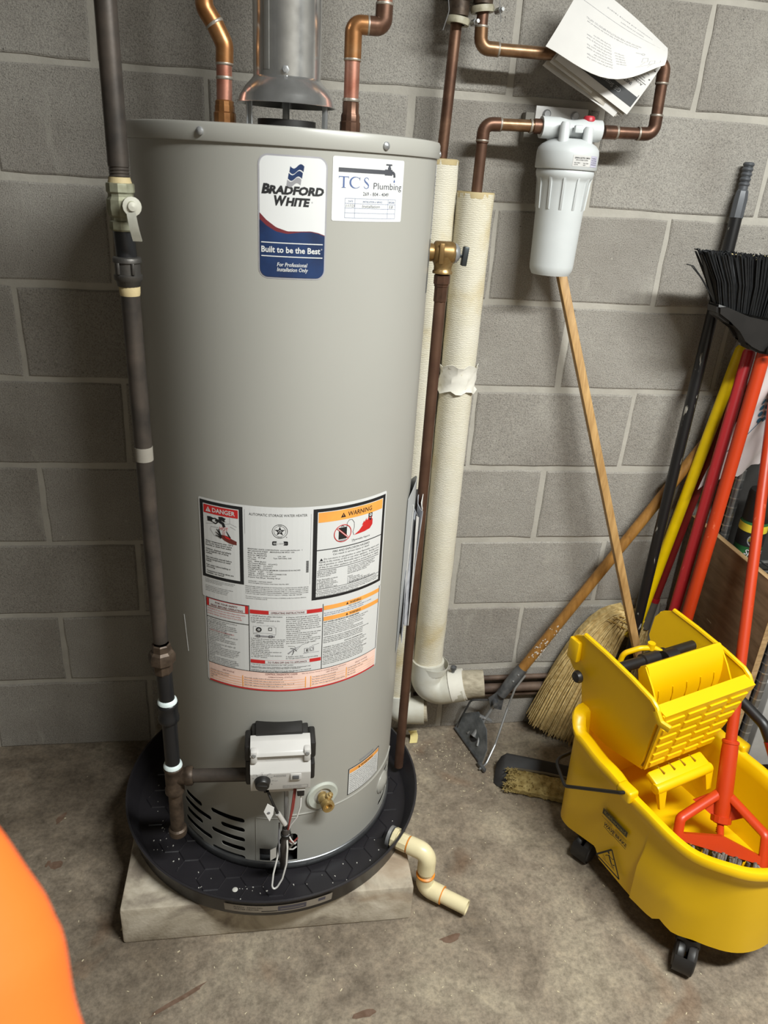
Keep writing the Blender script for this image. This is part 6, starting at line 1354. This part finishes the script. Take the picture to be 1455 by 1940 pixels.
def can(x, y, z, h, r, lab, kind):
    c = thing('spray_can' if kind == 0 else 'aerosol_can', lab, 'can', (x, y, z))
    if kind == 0:
        obj('can_body', MB().lathe([(0, z), (r, z), (r, z+h*.60), (r, z+h*.62), (r*.9, z+h*.65), (0, z+h*.65)], (x, y, 0), n=36), GREEN, c)
        obj('can_cap', MB().lathe([(r*.97, z+h*.655), (r*.97, z+h*.96), (r*.90, z+h), (0, z+h)], (x, y, 0), n=36), BLACKPL, c)
        def cf(u, v, e): a_ = u/r; return (x+(r+e)*math.sin(a_), y-(r+e)*math.cos(a_), v)
        P = Print(cf, .0002); P.rect(-r*2.7, z+h*.01, r*2.1, z+h*.62, 5, 0, .004); P.e0 = .0006; P.rect(-r*2.6, z+h*.53, r*2.0, z+h*.62, 0, 0, .004); P.text('20 oz', -.022, z+h*.550, .0085, 1, 1, w=.026, bold=.02, shear=.2)
        P.rect(-r*2.6, z+h*.36, r*2.0, z+h*.53, 2, 0, .004); P.ring((-.010, z+h*.445), .014, .017, 4, 1); P.text('MAX', -.022, z+h*.455, .007, 0, 2, w=.02); P.text('STRENGTH', -.025, z+h*.428, .006, 0, 2, w=.032)
        P.text('Spectracide', -.026, z+h*.270, .0150, 2, 1, w=.085, bold=.06, shear=.25); P.text('Spectracide', -.026, z+h*.270, .0150, 3, 2, w=.085, bold=.01, shear=.25)
        for k in range(12): P.poly([(-.040+.010*k, z+h*(.06+.03*(k % 3))), (-.034+.010*k, z+h*(.10+.03*(k % 2))), (-.030+.010*k, z+h*.05)], 3 if k % 2 else 2, 1)
        obj('can_label', P, [CANYEL, SK_ and REDPL, INK, LWHITE, LGREY, GREEN], c, sharp=0)
    else:
        obj('can_body', MB().lathe([(0, z), (r, z), (r, z+h*.85), (r*.8, z+h*.9), (0, z+h*.9)], (x, y, 0), n=36), mat('can_maroon', '5a2320', .4), c)
        obj('can_cap', MB().lathe([(r*.8, z+h*.9), (r*.8, z+h), (0, z+h)], (x, y, 0), n=30), CANYEL, c)
        def cf(u, v, e): a_ = u/r; return (x+(r+e)*math.sin(a_), y-(r+e)*math.cos(a_), v)
        P = Print(cf, .0002); P.rect(-.045, z+h*.2, .045, z+h*.42, 1, 0, .004); P.text('12oz', -.032, z+h*.30, .010, 0, 1, w=.026, bold=.02); P.text('NET WT', -.032, z+h*.25, .005, 0, 1, w=.026); obj('can_label', P, [LWHITE, mat('can_label_maroon', '5a2320', .4)], c, sharp=0)
can(1.322, -.155, .604, .225, .033, 'green spray can with black cap and yellow band on the wire shelf', 0)
can(1.385, -.235, .604, .150, .033, 'maroon aerosol can right of the green spray can', 1)
# plastic bag hanging from the shelf
bg = thing('plastic_bag', 'crumpled white plastic bag with teal dots behind the poles', 'bag', (1.29, -.075, .80))
def bagp(u, v, off=0):
    l = Vector((1.250, -.132, 1.17)).lerp(Vector((1.168, -.128, .815)), v); r_ = Vector((1.47, -.132, 1.17)).lerp(Vector((1.41, -.132, .985)), v**1.2)
    p = l.lerp(r_, u); sag = .035*math.sin(PI*u)*v
    p.y += -.006*math.sin(9*u+4*v)-.005*math.sin(5*v-7*u)-.003*math.sin(23*u+13*v); p.z += -sag*.3+.006*math.sin(31*u)*v*v
    p.y -= off; return p
obj('bag_film', MB().sheet([[bagp(j/26, i/22) for j in range(27)] for i in range(23)], .0012), BAG, bg, sharp=60)
P = Print(lambda u, v, e: bagp(u, v, e+.0035), .0006, .0003)
for i in range(6):
    for j in range(7):
        u_, v_ = .22+.052*j+.012*i, .30+.05*i
        if v_ > .72-.45*(u_-.2) or v_ < .50-.55*(u_): continue
        A = [2*PI*q/12 for q in range(12)]; P.poly([(u_+.021*math.cos(a_), v_+.019*math.sin(a_)) for a_ in A], 0, 0)
P.stroke([(.30, .16), (.42, .34), (.55, .42)], .010, 0, 0); P.stroke([(.02, .80), (.20, .66), (.36, .50), (.55, .40), (.8, .33)], .010, 0, 1)
obj('bag_print', P, [TEAL], bg, sharp=0)
obj('bag_knot', MB().sheet([[bagp(.62+.10*j/6, .52+.14*i/6, .012*math.sin(PI*i/6)*math.sin(PI*j/6)+.003*math.sin(i*2+j*3)) for j in range(7)] for i in range(7)], .001), BAG, bg)

# ================================================================== SMALL BITS ON THE FLOOR
fl_ = MB(); r2 = random.Random(21)
spots = [(.60, -.10, .10, .06, 90), (.66, -.22, .12, .10, 60), (.80, -.60, .12, .12, 24), (.95, -.85, .12, .10, 16), (.35, -.72, .35, .10, 40), (-.05, -.75, .20, .20, 40), (.5, -.5, .5, .35, 70), (-.28, -.45, .10, .25, 14)]
for cx_, cy_, sx_, sy_, n_ in spots:
    for k in range(n_):
        x, y = r2.gauss(cx_, sx_*.6), r2.gauss(cy_, sy_*.6)
        if y > -.02 or (-.19 < x < .43 and -.62 < y): continue
        s0 = r2.uniform(.0006, .0018); fl_.box((x, y, s0*.3), (s0*r2.uniform(1.2, 4), s0, s0*.6), 0, Matrix.Rotation(r2.uniform(0, 3), 3, 'Z'))
o = obj('floor_debris', fl_, mat('pale_chips', 'c9bd9f', .8), base=(.5, -.4, 0), kind='stuff'); tag(o, 'pale chips and crumbs scattered over the concrete floor', 'debris')

# ================================================================== PHOTOGRAPHER'S SLEEVE AT THE EDGE OF THE LENS
sl = MB(); pts = []; rad = []
def lens(px, py, d): return CAMP+(fwd+rt*((px-727.5)/1413.8)-up*((py-970)/1413.8))*d
q0 = lens(-138, 1500, .24); q1 = lens(-112, 2500, .215)
for i in range(41):
    f = i/40; pts.append(q0.lerp(q1, f)); rad.append(.0275*math.sqrt(min(1, .03+f*3.2))+.026*f-.0012*math.exp(-((f-.31)/.03)**2)+.0006*math.sin(f*22))
sl.tube(pts, rad, 48)
o = obj('orange_sleeve', sl, SLEEVE, base=tuple(q1)); tag(o, 'blurred bright orange cloth sleeve close to the lens at lower left', 'sleeve')
